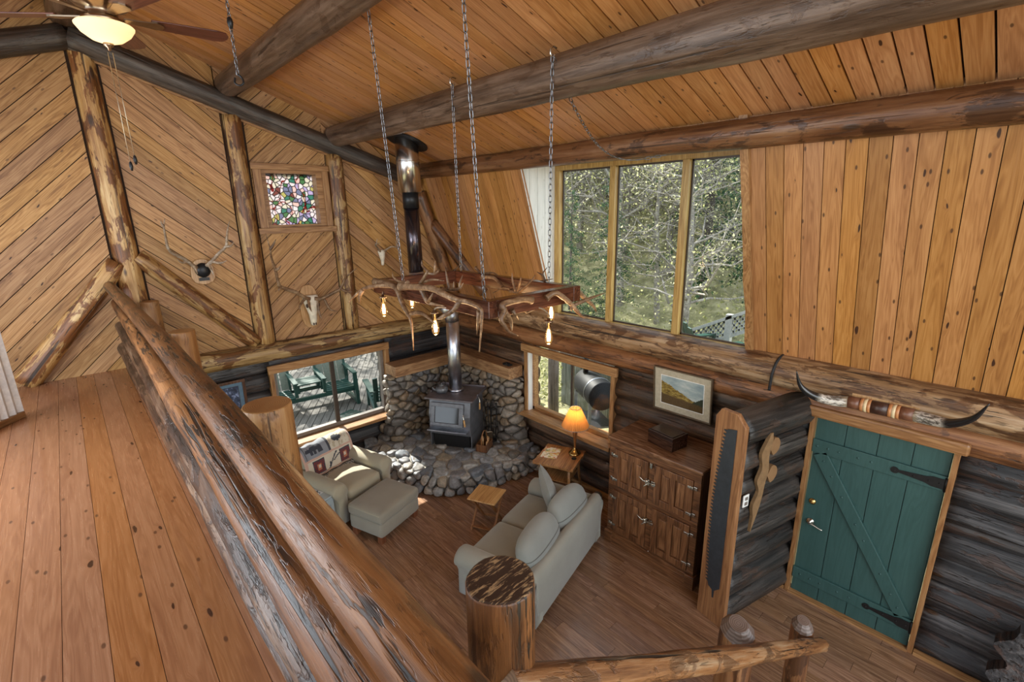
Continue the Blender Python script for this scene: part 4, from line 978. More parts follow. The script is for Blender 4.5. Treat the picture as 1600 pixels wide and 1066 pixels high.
for ln in ([[(1.15, 6.98, 3.30), (1.103, 6.914, 3.343), (1.023, 6.879, 3.426), (.936, 6.843, 3.489), (.882, 6.807, 3.556), (.874, 6.771, 3.688), (.873, 6.736, 3.8), (.891, 6.7, 3.889)], [(.871, 6.72, 3.801), (.858, 6.72, 3.826), (.851, 6.72, 3.864)], [(1.094, 6.93, 3.371), (1.042, 6.887, 3.387), (.988, 6.843, 3.386), (.947, 6.8, 3.432)], [(1.109, 6.93, 3.34), (1.121, 6.875, 3.298), (1.119, 6.8, 3.244)]],
           [[(1.25, 6.98, 3.31), (1.312, 6.908, 3.373), (1.393, 6.867, 3.464), (1.473, 6.825, 3.545), (1.486, 6.783, 3.639), (1.501, 6.742, 3.741), (1.528, 6.7, 3.845)], [(1.467, 6.825, 3.54), (1.519, 6.8, 3.548), (1.559, 6.8, 3.588)], [(1.314, 6.905, 3.365), (1.391, 6.865, 3.346), (1.449, 6.8, 3.373)], [(1.271, 6.95, 3.326), (1.286, 6.9, 3.272), (1.291, 6.85, 3.213)]]):
    antler('antler', ln, .021, 'antler_pale', mo, Matrix.Translation((-1.21, -7.04, -3.24)))
L2_ = (2.45, 7.04, 2.62); mo = mount('antler_mount', 'wide dark elk antlers with bleached skull on an oval plaque', L2_)
m = M(); m.prism([(.13*math.copysign(abs(math.cos(t))**.7, math.cos(t)), .31*math.copysign(abs(math.sin(t))**.8, math.sin(t))) for t in [R(15*k) for k in range(24)]], 0, .03, XZ(2.445, 7.045, 2.63)); put(m, 'plaque', MT['plaque'], mo, L2_, bevel=.008)
def skull(m, x, y, z, s):
    """elk skull, nose down"""
    rows = [(.0, .10, .055, .0), (-.05, .115, .075, .0), (-.12, .105, .085, .01), (-.20, .075, .075, .02), (-.28, .052, .06, .02), (-.36, .045, .05, .015), (-.41, .04, .04, .01), (-.43, .025, .025, .01)]
    vs = []; fs = []; n = 16
    for (dz, w, dpt, oy) in rows:
        for k in range(n):
            a = 2*math.pi*k/n
            sock = 1-.45*max(0, 1-abs(dz+.13)/.05)*max(0, 1-abs(abs(math.cos(a))-.8)/.25)
            vs.append((x+s*w*math.cos(a)*sock, y-s*.05-s*dpt*math.sin(a)*(.8+.2*sock)-s*oy, z+s*dz))
    for i in range(len(rows)-1):
        for k in range(n): fs.append((i*n+k, i*n+(k+1) % n, (i+1)*n+(k+1) % n, (i+1)*n+k))
    m.add(vs, fs+[tuple(range(n))[::-1], tuple((len(rows)-1)*n+k for k in range(n))], None, 0, True)
m = M(); skull(m, 2.445, 7.0, 2.80, 1.); sk = put(m, 'skull', MT['bone'], mo, L2_)
m = M()
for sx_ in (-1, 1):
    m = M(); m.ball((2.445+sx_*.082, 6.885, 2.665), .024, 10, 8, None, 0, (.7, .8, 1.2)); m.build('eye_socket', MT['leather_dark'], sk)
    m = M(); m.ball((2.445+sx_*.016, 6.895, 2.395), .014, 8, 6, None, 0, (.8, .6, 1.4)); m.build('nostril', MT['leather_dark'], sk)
for ln in ([[(2.404, 6.9, 2.757), (2.326, 6.863, 2.801), (2.217, 6.825, 2.884), (2.032, 6.787, 2.979), (1.991, 6.75, 3.042), (1.966, 6.713, 3.22), (1.927, 6.675, 3.381), (1.918, 6.637, 3.486), (1.881, 6.6, 3.683)], [(1.915, 6.637, 3.48), (1.949, 6.615, 3.535), (1.991, 6.6, 3.609)], [(1.966, 6.713, 3.22), (1.993, 6.675, 3.233), (2.023, 6.65, 3.278)], [(2.02, 6.78, 2.984), (1.986, 6.75, 2.962), (1.976, 6.75, 2.936)], [(2.351, 6.88, 2.778), (2.247, 6.825, 2.697), (2.213, 6.75, 2.641)], [(2.39, 6.89, 2.755), (2.375, 6.825, 2.664), (2.367, 6.75, 2.603)]],
           [[(2.489, 6.9, 2.746), (2.57, 6.85, 2.75), (2.722, 6.8, 2.819), (2.813, 6.75, 2.876), (2.866, 6.7, 3.006), (2.894, 6.65, 3.058), (3.019, 6.6, 3.158)], [(2.875, 6.67, 3.02), (2.845, 6.617, 3.215), (2.828, 6.583, 3.456), (2.811, 6.55, 3.561)], [(2.81, 6.75, 2.875), (2.855, 6.685, 2.834), (2.929, 6.65, 2.822)], [(2.594, 6.85, 2.75), (2.644, 6.815, 2.596), (2.731, 6.75, 2.548)], [(2.51, 6.89, 2.745), (2.506, 6.85, 2.553), (2.517, 6.8, 2.47)]]):
    antler('antler', ln, .026, 'antler', mo, Matrix.Translation((-2.45, -7.04, -2.62)))
L3 = (3.63, 7.04, 3.25); mo = mount('antler_mount', 'small white deer skull with thin antlers behind the chandelier chain', L3)
m = M(); skull(m, 3.635, 7.05, 3.345, .55); put(m, 'skull', MT['bone'], mo, L3)
for ln in ([[(3.60, 7.0, 3.33), (3.52, 6.93, 3.40), (3.473, 6.883, 3.447), (3.55, 6.85, 3.467)], [(3.49, 6.9, 3.43), (3.521, 6.9, 3.527)]], [[(3.67, 7.0, 3.33), (3.756, 6.917, 3.392), (3.822, 6.883, 3.389), (3.798, 6.85, 3.49)], [(3.80, 6.89, 3.39), (3.859, 6.88, 3.349)]]):
    antler('antler', ln, .014, 'antler_pale', mo, Matrix.Translation((-3.63, -7.04, -3.25)))
# ------------------------------------------------------------------ stone hearth
def vor_cells(pts, poly):
    out = []
    for i, p in enumerate(pts):
        c = poly[:]
        for j, q in enumerate(pts):
            if i == j: continue
            dx, dy = q[0]-p[0], q[1]-p[1]
            if dx*dx+dy*dy > .7: continue
            c = clip(c, dx, dy, (q[0]**2+q[1]**2-p[0]**2-p[1]**2)/2)
            if len(c) < 3: break
        out.append(c if len(c) >= 3 else None)
    return out
def inside(p, poly):
    r = False
    for i in range(len(poly)):
        a, b = poly[i], poly[i-1]
        if (a[1] > p[1]) != (b[1] > p[1]) and p[0] < (b[0]-a[0])*(p[1]-a[1])/(b[1]-a[1])+a[0]: r = not r
    return r
def stones(m, cells, fn, h, gap, rnd, mi=0):
    for c in cells:
        if not c: continue
        cx = sum(p[0] for p in c)/len(c); cy = sum(p[1] for p in c)/len(c)
        rad = sum(math.hypot(p[0]-cx, p[1]-cy) for p in c)/len(c)
        if rad < .02: continue
        k = max(.5, 1-gap/rad); pl = [(cx+(p[0]-cx)*k, cy+(p[1]-cy)*k) for p in c]
        for _ in range(3):
            q = []
            for i in range(len(pl)):
                a, b = pl[i], pl[(i+1) % len(pl)]
                q += [(a[0]*.75+b[0]*.25, a[1]*.75+b[1]*.25), (a[0]*.25+b[0]*.75, a[1]*.25+b[1]*.75)]
            pl = q if len(q) < 60 else pl
        n = len(pl); hh = h*(.6+.8*rnd.random()); tx, ty = rnd.uniform(-.25, .25), rnd.uniform(-.25, .25)
        vs = []; fs = []
        rings = ((1, -.03), (1., hh*.35), (.93, hh*.72), (.78, hh*.92), (.45, hh*1.02))
        for s, z in rings:
            for (x, y) in pl:
                u, v = cx+(x-cx)*s, cy+(y-cy)*s
                zz = z+((u-cx)*tx+(v-cy)*ty+.018*noise.noise(Vector((u*14, v*14, hh*40))) if z > 0 else 0)
                vs.append(fn(u, v, zz))
        for i in range(len(rings)-1):
            for k2 in range(n): fs.append((i*n+k2, i*n+(k2+1) % n, (i+1)*n+(k2+1) % n, (i+1)*n+k2))
        fs.append(tuple((len(rings)-1)*n+k2 for k2 in range(n)))
        m.add(vs, fs, None, mi, True)
def sample(poly, dmin, rnd, n=4000, fn=None):
    xs = [p[0] for p in poly]; ys = [p[1] for p in poly]; out = []
    for _ in range(n):
        p = (rnd.uniform(min(xs), max(xs)), rnd.uniform(min(ys), max(ys)))
        if not inside(p, poly): continue
        d = dmin*(fn(p) if fn else 1)*(.75+.5*rnd.random())
        if all((p[0]-q[0])**2+(p[1]-q[1])**2 > d*d for q in out): out.append(p)
    return out
HZ = .30
front = [(3.02, 6.98), (3.0, 6.31), (3.03, 5.9), (3.14, 5.55), (3.32, 5.24), (3.57, 5.05), (3.88, 4.93), (4.3, 4.84), (4.66, 4.84), (4.93, 4.86)]
FP = [Vector((*p, 0)) for p in front]
top = front + [(4.93, 6.98)]
rnd = random.Random(11)
m = M()
m.prism([(x+.06*(4.3-x), y+.04*(6.2-y)) for x, y in front]+[(4.93, 6.98)], 0.02, HZ-.03, None, 1)
# top stones: convexified by cells clipped to the polygon through several convex pieces
pts = sample(top, .205, rnd)
bound = [(2.9, 4.7), (5.0, 4.7), (5.0, 7.1), (2.9, 7.1)]
ghost = []
for a, b in zip(FP, FP[1:]):
    d = (b-a); nn = Vector((d.y, -d.x, 0)).normalized()
    k = max(1, int(d.length/.12))
    for i in range(k):
        q = a.lerp(b, (i+.5)/k)
        ghost.append(q)
outp = []
for q in ghost:
    c = Vector((4.2, 6.2, 0)); o_ = (q-c).normalized(); outp.append((q.x+o_.x*.075, q.y+o_.y*.075))
cells = vor_cells(pts+outp, bound)[:len(pts)]
stones(m, cells, lambda u, v, z: (u, v, HZ-.03+z), .04, .013, rnd)
# front face, unrolled
cum = [0.]
for a, b in zip(FP, FP[1:]): cum.append(cum[-1]+(b-a).length)
def along(s, path, cumv):
    s = max(0., min(cumv[-1]-1e-6, s)); i = 0
    while cumv[i+1] < s: i += 1
    t = (s-cumv[i])/(cumv[i+1]-cumv[i]); p = path[i].lerp(path[i+1], t); d = (path[i+1]-path[i]).normalized()
    return p, d
def ffront(u, v, z):
    p, d = along(u, FP, cum); nn = Vector((d.y, -d.x, 0))
    if nn.dot(p-Vector((4.2, 6.2, 0))) < 0: nn = -nn
    return p+nn*(z-.05+.05*(1-v/.28))+Vector((0, 0, v))
pl = [(0, 0), (cum[-1], 0), (cum[-1], .29), (0, .29)]
pts = sample(pl, .15, rnd); stones(m, vor_cells(pts, pl), ffront, .07, .01, rnd)
he = m.build('stone_hearth', [MT['stone'], MT['mortar_light']]); tag(he, 'raised curved fieldstone hearth with flat gray stones under the black stove', 'hearth')
# ------------------------------------------------------------------ stone surround in the corner
WP = [Vector((*p, 0)) for p in ((3.50, 6.97), (3.47, 6.77), (3.62, 6.72), (3.95, 6.78), (4.45, 6.77), (4.67, 6.57), (4.76, 6.1), (4.75, 5.62), (4.76, 5.38), (4.85, 5.30), (4.95, 5.31))]
cw = [0.]
for a, b in zip(WP, WP[1:]): cw.append(cw[-1]+(b-a).length)
CC = Vector((5.0, 7.0, 0))
def fwall(u, v, z):
    p, d = along(u, WP, cw); e = .06
    pa, _ = along(u-e, WP, cw); pb, _ = along(u+e, WP, cw); dd = (pb-pa).normalized()
    nn = Vector((-dd.y, dd.x, 0))
    if nn.dot(CC-p) > 0: nn = -nn
    edge = max(0, 1-min(u, cw[-1]-u)/.6)
    flare = .16*edge*max(0, (.95-v)/.65)**1.5
    return p+nn*(z+flare)+Vector((0, 0, v))
m = M(); pl = [(0, .27), (cw[-1], .27), (cw[-1], 1.38), (0, 1.38)]
pts = sample(pl, .125, rnd, 5000)
pts = [(x, y) for x, y in pts]
cells = vor_cells([(x*1., y*1.55) for x, y in pts], [(x, y*1.55) for x, y in pl])
cells = [[(x, y/1.55) for x, y in c] if c else None for c in cells]
stones(m, cells, fwall, .065, .009, rnd)
# mortar core behind the stones
core = []
for i in range(41):
    u = cw[-1]*i/40
    core.append([fwall(u, v, -.012) for v in (.25, .6, 1.0, 1.38)])
vs = [p for c in core for p in c]
fs = [(i*4+k, (i+1)*4+k, (i+1)*4+k+1, i*4+k+1) for i in range(40) for k in range(3)]
m.add(vs, fs, None, 1)
tag(m.build('stone_surround', [MT['stone_brown'], MT['mortar']]), 'curved fieldstone wall filling the corner behind the stove', 'stone wall')
GM = 'rough mantel beams'
m = M(); m.box(3.50, 4.70, 6.64, 6.99, 1.37, 1.545); tag(m.build('mantel_beam', MT['mantel'], None, None, .012), 'rough-sawn mantel beam on the stones beside the gable window', 'mantel', GM)
m = M(); m.box(4.70, 4.99, 5.30, 6.99, 1.37, 1.56); tag(m.build('mantel_beam', MT['mantel_y'], None, None, .012), 'rough-sawn mantel beam on the stones near the lamp window', 'mantel', GM)
m = M(); m.tube(smooth_path([(4.80, 5.42, 1.575), (4.76, 5.46, 1.58), (4.78, 5.52, 1.58), (4.84, 5.50, 1.58), (4.83, 5.43, 1.578)], 4), .014, 8); m.cbox((4.81, 5.40, 1.572), (.08, .03, .02))
tag(m.build('iron_trivet', MT['iron']), 'small black iron hook lying on the mantel end near the lamp', 'iron hook')
# ------------------------------------------------------------------ wood stove
sv = thing('wood_stove', 'black steel wood stove with glass door on the fieldstone hearth', 'stove', (4.19, 6.00, HZ+.005), math.atan2(.53, -.85)-R(180)+R(90)+R(90))
sv.rotation_euler.z = math.atan2(-.85, .53)        # local +x along the front from left to right, -y faces the room
Wd = .36
prof = [(-.30, .22), (-.315, .30), (-.33, .55), (-.27, .80), (.27, .80), (.29, .55), (.27, .22)]
m = M(); m.prism([(y, z) for y, z in prof], -Wd+.02, Wd-.02, Matrix(((0, 0, 1, 0), (1, 0, 0, 0), (0, 1, 0, 0), (0, 0, 0, 1)))); m.build('body', MT['stove'], sv, None, .006)
m = M(); m.box(-.40, .40, -.34, .32, .80, .825)
for a in ((-.40, .40, .30, .32), (.38, .40, -.1, .32), (-.40, -.38, -.1, .32)): m.box(*a, .825, .85)
m.build('top_plate', MT['stove_top'], sv, None, .004)
m = M(); m.box(-.30, .30, -.26, .24, .0, .22); m.build('pedestal', MT['iron'], sv)
for sx_ in (-1, 1):
    m = M(); m.box(sx_*.34-.008, sx_*.34+.008, -.30, .26, 0.0, .24); m.build('side_skirt', MT['stove'], sv, None, .003)
dT = Matrix.Translation((-.03, -.335, .56)) @ Matrix.Rotation(R(-13), 4, 'X')
m = M()
for a in ((-.27, .27, .13, .19), (-.27, .27, -.17, -.12), (-.27, -.20, -.12, .13), (.20, .27, -.12, .13)): m.box(a[0], a[1], -.025, .01, a[2], a[3])
dd = m.build('stove_door', MT['stove'], sv, None, .004); dd.matrix_local = dT
m = M(); m.box(-.205, .205, -.008, 0, -.125, .135); m.build('door_glass', MT['stove_glass'], dd)
m = M(); m.tube([(.29, -.02, .02), (.29, -.07, .03)], .01, 8); m.tube(smooth_path([(.29, -.07, .03), (.30, -.08, .0), (.31, -.08, -.03)], 4), .009, 8); m.build('door_latch', MT['nickel'], dd)
m = M(); m.tube([(.31, -.08, -.03), (.335, -.085, -.13)], [.013, .015], 10); m.build('latch_grip', MT['traywood'], dd)
m = M(); m.box(-.34, .31, -.43, -.30, .315, .335); m.build('ash_lip', MT['galv'], sv, None, .003)
m = M(); m.tube(smooth_path([(.37, -.02, .80), (.40, -.04, .75), (.41, -.06, .70)], 4), .008, 8); h_ = m.build('damper_rod', MT['nickel'], sv)
m = M(); m.tube([(.41, -.06, .70), (.415, -.08, .60)], [.012, .015], 10); m.build('damper_grip', MT['traywood'], h_)
# stove pipe
sp = thing('stove_pipe', 'shiny stove pipe with two elbows rising from stove to the roof', 'stove pipe', (4.24, 6.08, 1.13))
PI_ = Matrix.Translation((-4.24, -6.08, -1.13))
m = M(); m.tube([(4.24, 6.08, 1.128), (4.24, 6.08, 2.27)], .103, 28); sub(m, 'lower_pipe', MT['galv'], sp, PI_)
m = M(); m.lathe([(.104, 0), (.125, .0), (.125, .03), (.106, .035)], 28, TR(4.24, 6.08, 1.13)); sub(m, 'collar', MT['galv'], sp, PI_)
m = M(); m.tube([(4.24, 6.08, 2.26), (4.235, 6.09, 2.36), (4.19, 6.10, 2.46), (4.12, 6.12, 2.54)], .107, 28); sub(m, 'elbow', MT['galv'], sp, PI_)
m = M(); m.tube([(4.12, 6.12, 2.54), (3.86, 6.19, 2.80)], .103, 28); sub(m, 'slanted_pipe', MT['galv'], sp, PI_)
m = M(); m.tube([(3.86, 6.19, 2.80), (3.79, 6.215, 2.87), (3.755, 6.225, 2.96), (3.75, 6.23, 3.06)], .107, 28); sub(m, 'elbow', MT['galv'], sp, PI_)
m = M(); m.tube([(3.75, 6.23, 3.05), (3.74, 6.23, 3.98)], .105, 28); sub(m, 'upper_pipe', MT['bluedpipe'], sp, PI_)
m = M(); m.tube([(3.74, 6.23, 3.96), (3.74, 6.23, 4.19)], .112, 28); sub(m, 'black_sleeve', MT['black'], sp, PI_)
m = M(); m.tube([(3.74, 6.23, 4.17), (3.73, 6.23, 4.98)], .158, 32); m.lathe([(.158, 0), (.163, .01), (.158, .02)], 32, TR(3.735, 6.23, 4.56), 0, True, False); sub(m, 'insulated_pipe', MT['steel'], sp, PI_)
m = M(); m.lathe([(.16, 0), (.29, 0), (.29, .012), (.16, .012)], 40, Matrix.Translation((3.735, 6.23, 4.825)) @ Matrix.Rotation(math.atan(.37), 4, 'Y'), 0, False, False); sub(m, 'ceiling_flange', MT['black'], sp, PI_)
# kettle on the stove
kt = thing('kettle', 'small round dark kettle standing on the stove top', 'kettle', (4.02, 6.15, HZ+.005+.826))
m = M(); m.lathe([(0, 0), (.075, 0), (.10, .03), (.105, .06), (.09, .095), (.05, .115), (.02, .12), (0, .12)], 24); m.build('body', MT['kettle'], kt)
m = M(); m.lathe([(0, .118), (.045, .117), (.04, .128), (.012, .135), (.014, .15), (0, .155)], 16); m.build('lid', MT['kettle'], kt)
m = M(); m.tube(smooth_path([(-.09, .02, .05), (-.135, .03, .08), (-.15, .035, .115)], 4), [.02, .019, .018, .017, .016, .014, .013, .012, .011], 10); m.build('spout', MT['kettle'], kt)
m = M(); m.tube(smooth_path([(-.075, 0, .10), (-.06, 0, .17), (0, 0, .20), (.06, 0, .17), (.075, 0, .10)], 5), .006, 8); m.build('handle', MT['iron'], kt)
# fire tools: each its own thing, hung on a stand
ft = thing('fire_tool_stand', 'black iron fireplace tool stand on the hearth beside the stove', 'tool stand', (4.56, 5.60, HZ))
m = M(); m.lathe([(0, 0), (.09, 0), (.085, .015), (.015, .03), (.011, .05), (.011, .62), (.02, .64), (0, .66)], 20); m.tube([(-.09, 0, .56), (.09, 0, .56)], .008, 8); m.tube([(0, -.09, .56), (0, .09, .56)], .008, 8); m.build('stand', MT['iron'], ft)
GT = 'iron fireplace tools on the stand'
T_ = thing('fire_shovel', 'black iron hearth shovel hanging on the tool stand', 'shovel', (4.48, 5.57, HZ+.03), R(-35), GT)
m = M(); m.tube([(0, 0, .18), (0, 0, .60)], .007, 8); m.lathe([(0, .60), (.012, .60), (.014, .64), (.008, .67), (0, .67)], 10); m.build('handle', MT['iron'], T_)
m = M(); m.box(-.06, .06, -.006, .006, 0, .16); m.box(-.06, -.052, -.03, .0, 0, .16); m.box(.052, .06, -.03, 0, 0, .16); m.build('shovel_pan', MT['bronze'], T_, None, .003)
T_ = thing('fire_poker', 'thin black iron poker leaning against the tool stand', 'poker', (4.50, 5.68, HZ+.02), 0, GT)
m = M(); m.tube([(-.01, .0, .0), (0, 0, .64)], .007, 8); m.tube(smooth_path([(0, 0, .64), (.01, 0, .68), (.035, 0, .68), (.03, 0, .64)], 4), .006, 8); m.tube([(-.008, 0, .06), (.03, 0, .02)], .005, 6); m.build('shaft', MT['iron'], T_)
T_ = thing('fire_tongs', 'black iron log tongs hanging on the tool stand', 'tongs', (4.61, 5.52, HZ+.03), 0, GT)
m = M(); m.tube([(-.03, 0, 0), (-.015, 0, .3), (0, 0, .45)], .006, 8); m.tube([(.03, 0, 0), (.015, 0, .3), (0, 0, .45)], .006, 8); m.build('jaws', MT['iron'], T_)
m = M(); m.tube([(0, 0, .45), (0, 0, .6)], .009, 8); m.ball((0, 0, .62), .016, 10, 8); m.build('handle', MT['iron'], T_)
# kindling basket
kb = thing('kindling_basket', 'small wooden kindling basket with looped handle on the hearth', 'basket', (4.27, 5.43, HZ+.02), R(30))
m = M()
for a in ((-.13, .13, -.09, -.08), (-.13, .13, .08, .09)): m.box(a[0], a[1], a[2], a[3], 0, .12)
m.box(-.13, -.12, -.08, .08, 0, .12); m.box(.12, .13, -.08, .08, 0, .12); m.box(-.12, .12, -.08, .08, 0, .01); m.build('body', MT['oak'], kb, None, .003)
m = M(); m.tube(smooth_path([(-.12, 0, .11), (-.10, 0, .24), (0, 0, .30), (.10, 0, .24), (.12, 0, .11)], 6), .008, 8); m.build('handle', MT['trayleg'], kb)
r3 = random.Random(5)
for k in range(7):
    m = M(); a = r3.uniform(-.09, .09); b = r3.uniform(-.05, .05)
    T_ = Matrix.Translation((4.27, 5.43, HZ+.03)) @ Matrix.Rotation(R(30), 4, 'Z')
    m.tube([T_ @ Vector((a, b, .0)), T_ @ Vector((a+r3.uniform(-.02, .02), b+r3.uniform(-.02, .02), .13+.06*r3.random()))], .011, 6)
    tag(m.build('kindling_stick', MT['plaque']), 'pale split stick standing in the kindling basket on the hearth', 'kindling', 'sticks in the kindling basket')
# ------------------------------------------------------------------ sofa
MT['welt'] = fabric_mat('welt cord', (.13, .135, .125))
S = thing('sofa', 'small sage gray rolled-arm sofa seen from behind, facing the stove', 'sofa', (3.27, 3.34, 0), R(15.7))
Lx, Dy = 1.70, .94
def part(m, n, mat, par, **k): return m.build(n, MT[mat], par, None, **k)
m = M(); m.rbox((0, 0, .21), (Lx-.10, Dy-.08, .26), .03, 6); part(m, 'base', 'sofa', S)
m = M()
bp = [(-.48, .06), (-.50, .52), (-.495, .62), (-.46, .66), (-.39, .655), (-.34, .58), (-.26, .40), (-.28, .06)]
m.prism(bp, -Lx/2+.06, Lx/2-.06, Matrix(((0, 0, 1, 0), (1, 0, 0, 0), (0, 1, 0, 0), (0, 0, 0, 1)))); o = part(m, 'backrest', 'sofa', S, bevel=.045, seg=4)
for p in o.data.polygons: p.use_smooth = True
def rolled_arm(sx, L, y0, w=.17, top=.60, roll=.105):
    """scrolled arm: front profile swept along y, local x grows outwards"""
    pr = [(-w*.5, .07), (-w*.5, top-.16)]
    cx, cz = .012, top-.095
    pr += [(cx+roll*math.cos(a)*1.12, cz+roll*math.sin(a)) for a in [R(205-17*k) for k in range(16)]]
    pr += [(w*.36, top-.24), (w*.40, .07)]
    m = M(); T = Matrix(((sx, 0, 0, 0), (0, 0, 1, y0), (0, 1, 0, 0), (0, 0, 0, 1)))
    n = len(pr); secs = [(0, .93), (.02, .985), (.05, 1.), (L-.06, 1.), (L-.02, .985), (L, .93)]
    vs = []; fs = []
    for (y, s) in secs:
        for (x, z) in pr:
            vs.append((x*s, .07+(z-.07)*(1 if s == 1 else .3+.7*s), y))
    for i in range(len(secs)-1):
        for k in range(n): fs.append((i*n+k, i*n+(k+1) % n, (i+1)*n+(k+1) % n, (i+1)*n+k))
    fs += [tuple(range(n)), tuple((len(secs)-1)*n+k for k in range(n))]
    vs2 = [(x, z, y) for x, z, y in vs]
    m.add(vs2, fs, None, 0, True, T)
    return m
for sx in (-1, 1):
    m = rolled_arm(sx, Dy-.02, -Dy/2-.015); o = part(m, 'armrest', 'sofa', S); o.location = (sx*(Lx/2-.115), 0, 0)
for sx in (-1, 1):
    m = M(); m.rbox((sx*.325, .08, .385), (.645, .72, .15), .05, 9, (0, .012, .03)); part(m, 'seat_cushion', 'sofa', S)
for sx in (-1, 1):
    for sy in (-1, 1):
        m = M(); m.box(sx*.70-.03, sx*.70+.03, sy*.36-.03, sy*.36+.03, 0, .09); part(m, 'foot', 'foot', S)
def pillow(w, h, t, pinch=.0, n=14, pw=2.2):
    m = M(); vs = []; fs = []
    for sd in (1, -1):
        b = len(vs)
        for i in range(n+1):
            for j in range(n+1):
                u, v = -1+2*i/n, -1+2*j/n
                ed = (max(0, 1-abs(u)**pw)*max(0, 1-abs(v)**pw))**.42
                x = u*w/2*(1-.07*(1-abs(v))*abs(u)); y = v*h/2*(1-.07*(1-abs(u))*abs(v))
                z = sd*t/2*ed
                if pinch:
                    d = max(0, 1-(abs(u)-1)**2/.12)*math.exp(-(v/.18)**2); z *= 1-.35*pinch*d
                vs.append((x, y, z+.004*noise.noise(Vector((x*9, y*9, sd*3))) * ed))
        for i in range(n):
            for j in range(n):
                q = (b+i*(n+1)+j, b+(i+1)*(n+1)+j, b+(i+1)*(n+1)+j+1, b+i*(n+1)+j+1)
                fs.append(q if sd > 0 else q[::-1])
    m.add(vs, fs, None, 0, True); return m
SM = Matrix.Translation((3.27, 3.34, 0)) @ Matrix.Rotation(R(15.7), 4, 'Z')
def oval_cushion(lab, x, y, z, rz, tilt, w=.60, h=.40, t=.21):
    m = M(); n = 28; vs = []; fs = []; rows = 16
    for i in range(rows+1):
        a = math.pi*i/rows; 
        for k in range(n):
            b = 2*math.pi*k/n
            cx = math.copysign(abs(math.cos(a))**.72, math.cos(a)); sn = math.sin(a)**.62
            cy = math.copysign(abs(math.cos(b))**.8, math.cos(b)); cz = math.copysign(abs(math.sin(b))**.9, math.sin(b))
            wr = 1+.035*math.sin(b*9)*max(0, abs(cx)-.8)/.2
            vs.append((cx*w/2, cy*h/2*sn*wr, cz*t/2*sn*wr))
    for i in range(rows):
        for k in range(n): fs.append((i*n+k, (i+1)*n+k, (i+1)*n+(k+1) % n, i*n+(k+1) % n))
    m.add(vs, fs, None, 0, True)
    T = SM @ Matrix.Translation((x, y, z)) @ Matrix.Rotation(rz, 4, 'Z') @ Matrix.Rotation(tilt, 4, 'X')
    o = m.build('back_cushion', MT['pillow'], None, T); tag(o, lab, 'cushion', 'loose back cushions of the sofa')
    m = M(); rg = []
    for k in range(48):
        b = 2*math.pi*k/48; cx = math.copysign(abs(math.cos(b))**.72, math.cos(b)); sn = abs(math.sin(b))**.62
        rg.append((cx*w/2*1.004, 0*sn, math.copysign(sn, math.sin(b))*t/2*1.004))
    m.tube(rg, .006, 6, closed=True); m.build('welt', MT['welt'], o)
    return o
oval_cushion('fat oval back cushion beside the near rolled arm of the sofa', -.35, -.27, .655, R(4), R(70), .70, .44, .27)
oval_cushion('fat oval back cushion behind the square throw pillow on the sofa', .33, -.27, .655, R(-3), R(72), .66, .44, .26)
m = pillow(.52, .52, .17)
tag(m.build('throw_pillow', MT['pillow'], None, SM @ Matrix.Translation((.44, .02, .68)) @ Matrix.Rotation(R(38), 4, 'Z') @ Matrix.Rotation(R(73), 4, 'X') @ Matrix.Rotation(R(10), 4, 'Z')), 'square gray throw pillow standing on its edge at the far sofa arm', 'cushion')
# ------------------------------------------------------------------ armchair
Aw, Ad = 1.0, .92
AT = (2.25, 6.03, 0); A = thing('armchair', 'beige rolled-arm armchair draped with a bear blanket under the window', 'armchair', AT, R(197.0))
AM = Matrix.Translation(AT) @ Matrix.Rotation(R(197.), 4, 'Z')
m = M(); m.rbox((0, 0, .20), (Aw-.12, Ad-.10, .26), .03, 6); part(m, 'base', 'chair', A)
m = M(); bp2 = [(-.45, .08), (-.46, .66), (-.45, .78), (-.40, .84), (-.31, .83), (-.26, .74), (-.20, .42), (-.24, .08)]
m.prism(bp2, -.37, .37, Matrix(((0, 0, 1, 0), (1, 0, 0, 0), (0, 1, 0, 0), (0, 0, 0, 1)))); o = part(m, 'backrest', 'chair', A, bevel=.05, seg=4)
for p in o.data.polygons: p.use_smooth = True
for sx in (-1, 1):
    m = rolled_arm(sx, Ad-.06, -Ad/2+.05, .16, .62, .10); o = part(m, 'armrest', 'chair', A); o.location = (sx*(Aw/2-.115), 0, 0)
m = M(); m.rbox((0, .12, .40), (.56, .66, .17), .055, 9, (0, .015, .035)); part(m, 'seat_cushion', 'chair', A)
for sx in (-1, 1):
    for sy in (-1, 1):
        m = M(); m.box(sx*.40-.035, sx*.40+.035, sy*.36-.035, sy*.36+.035, 0, .10); part(m, 'foot', 'foot', A)
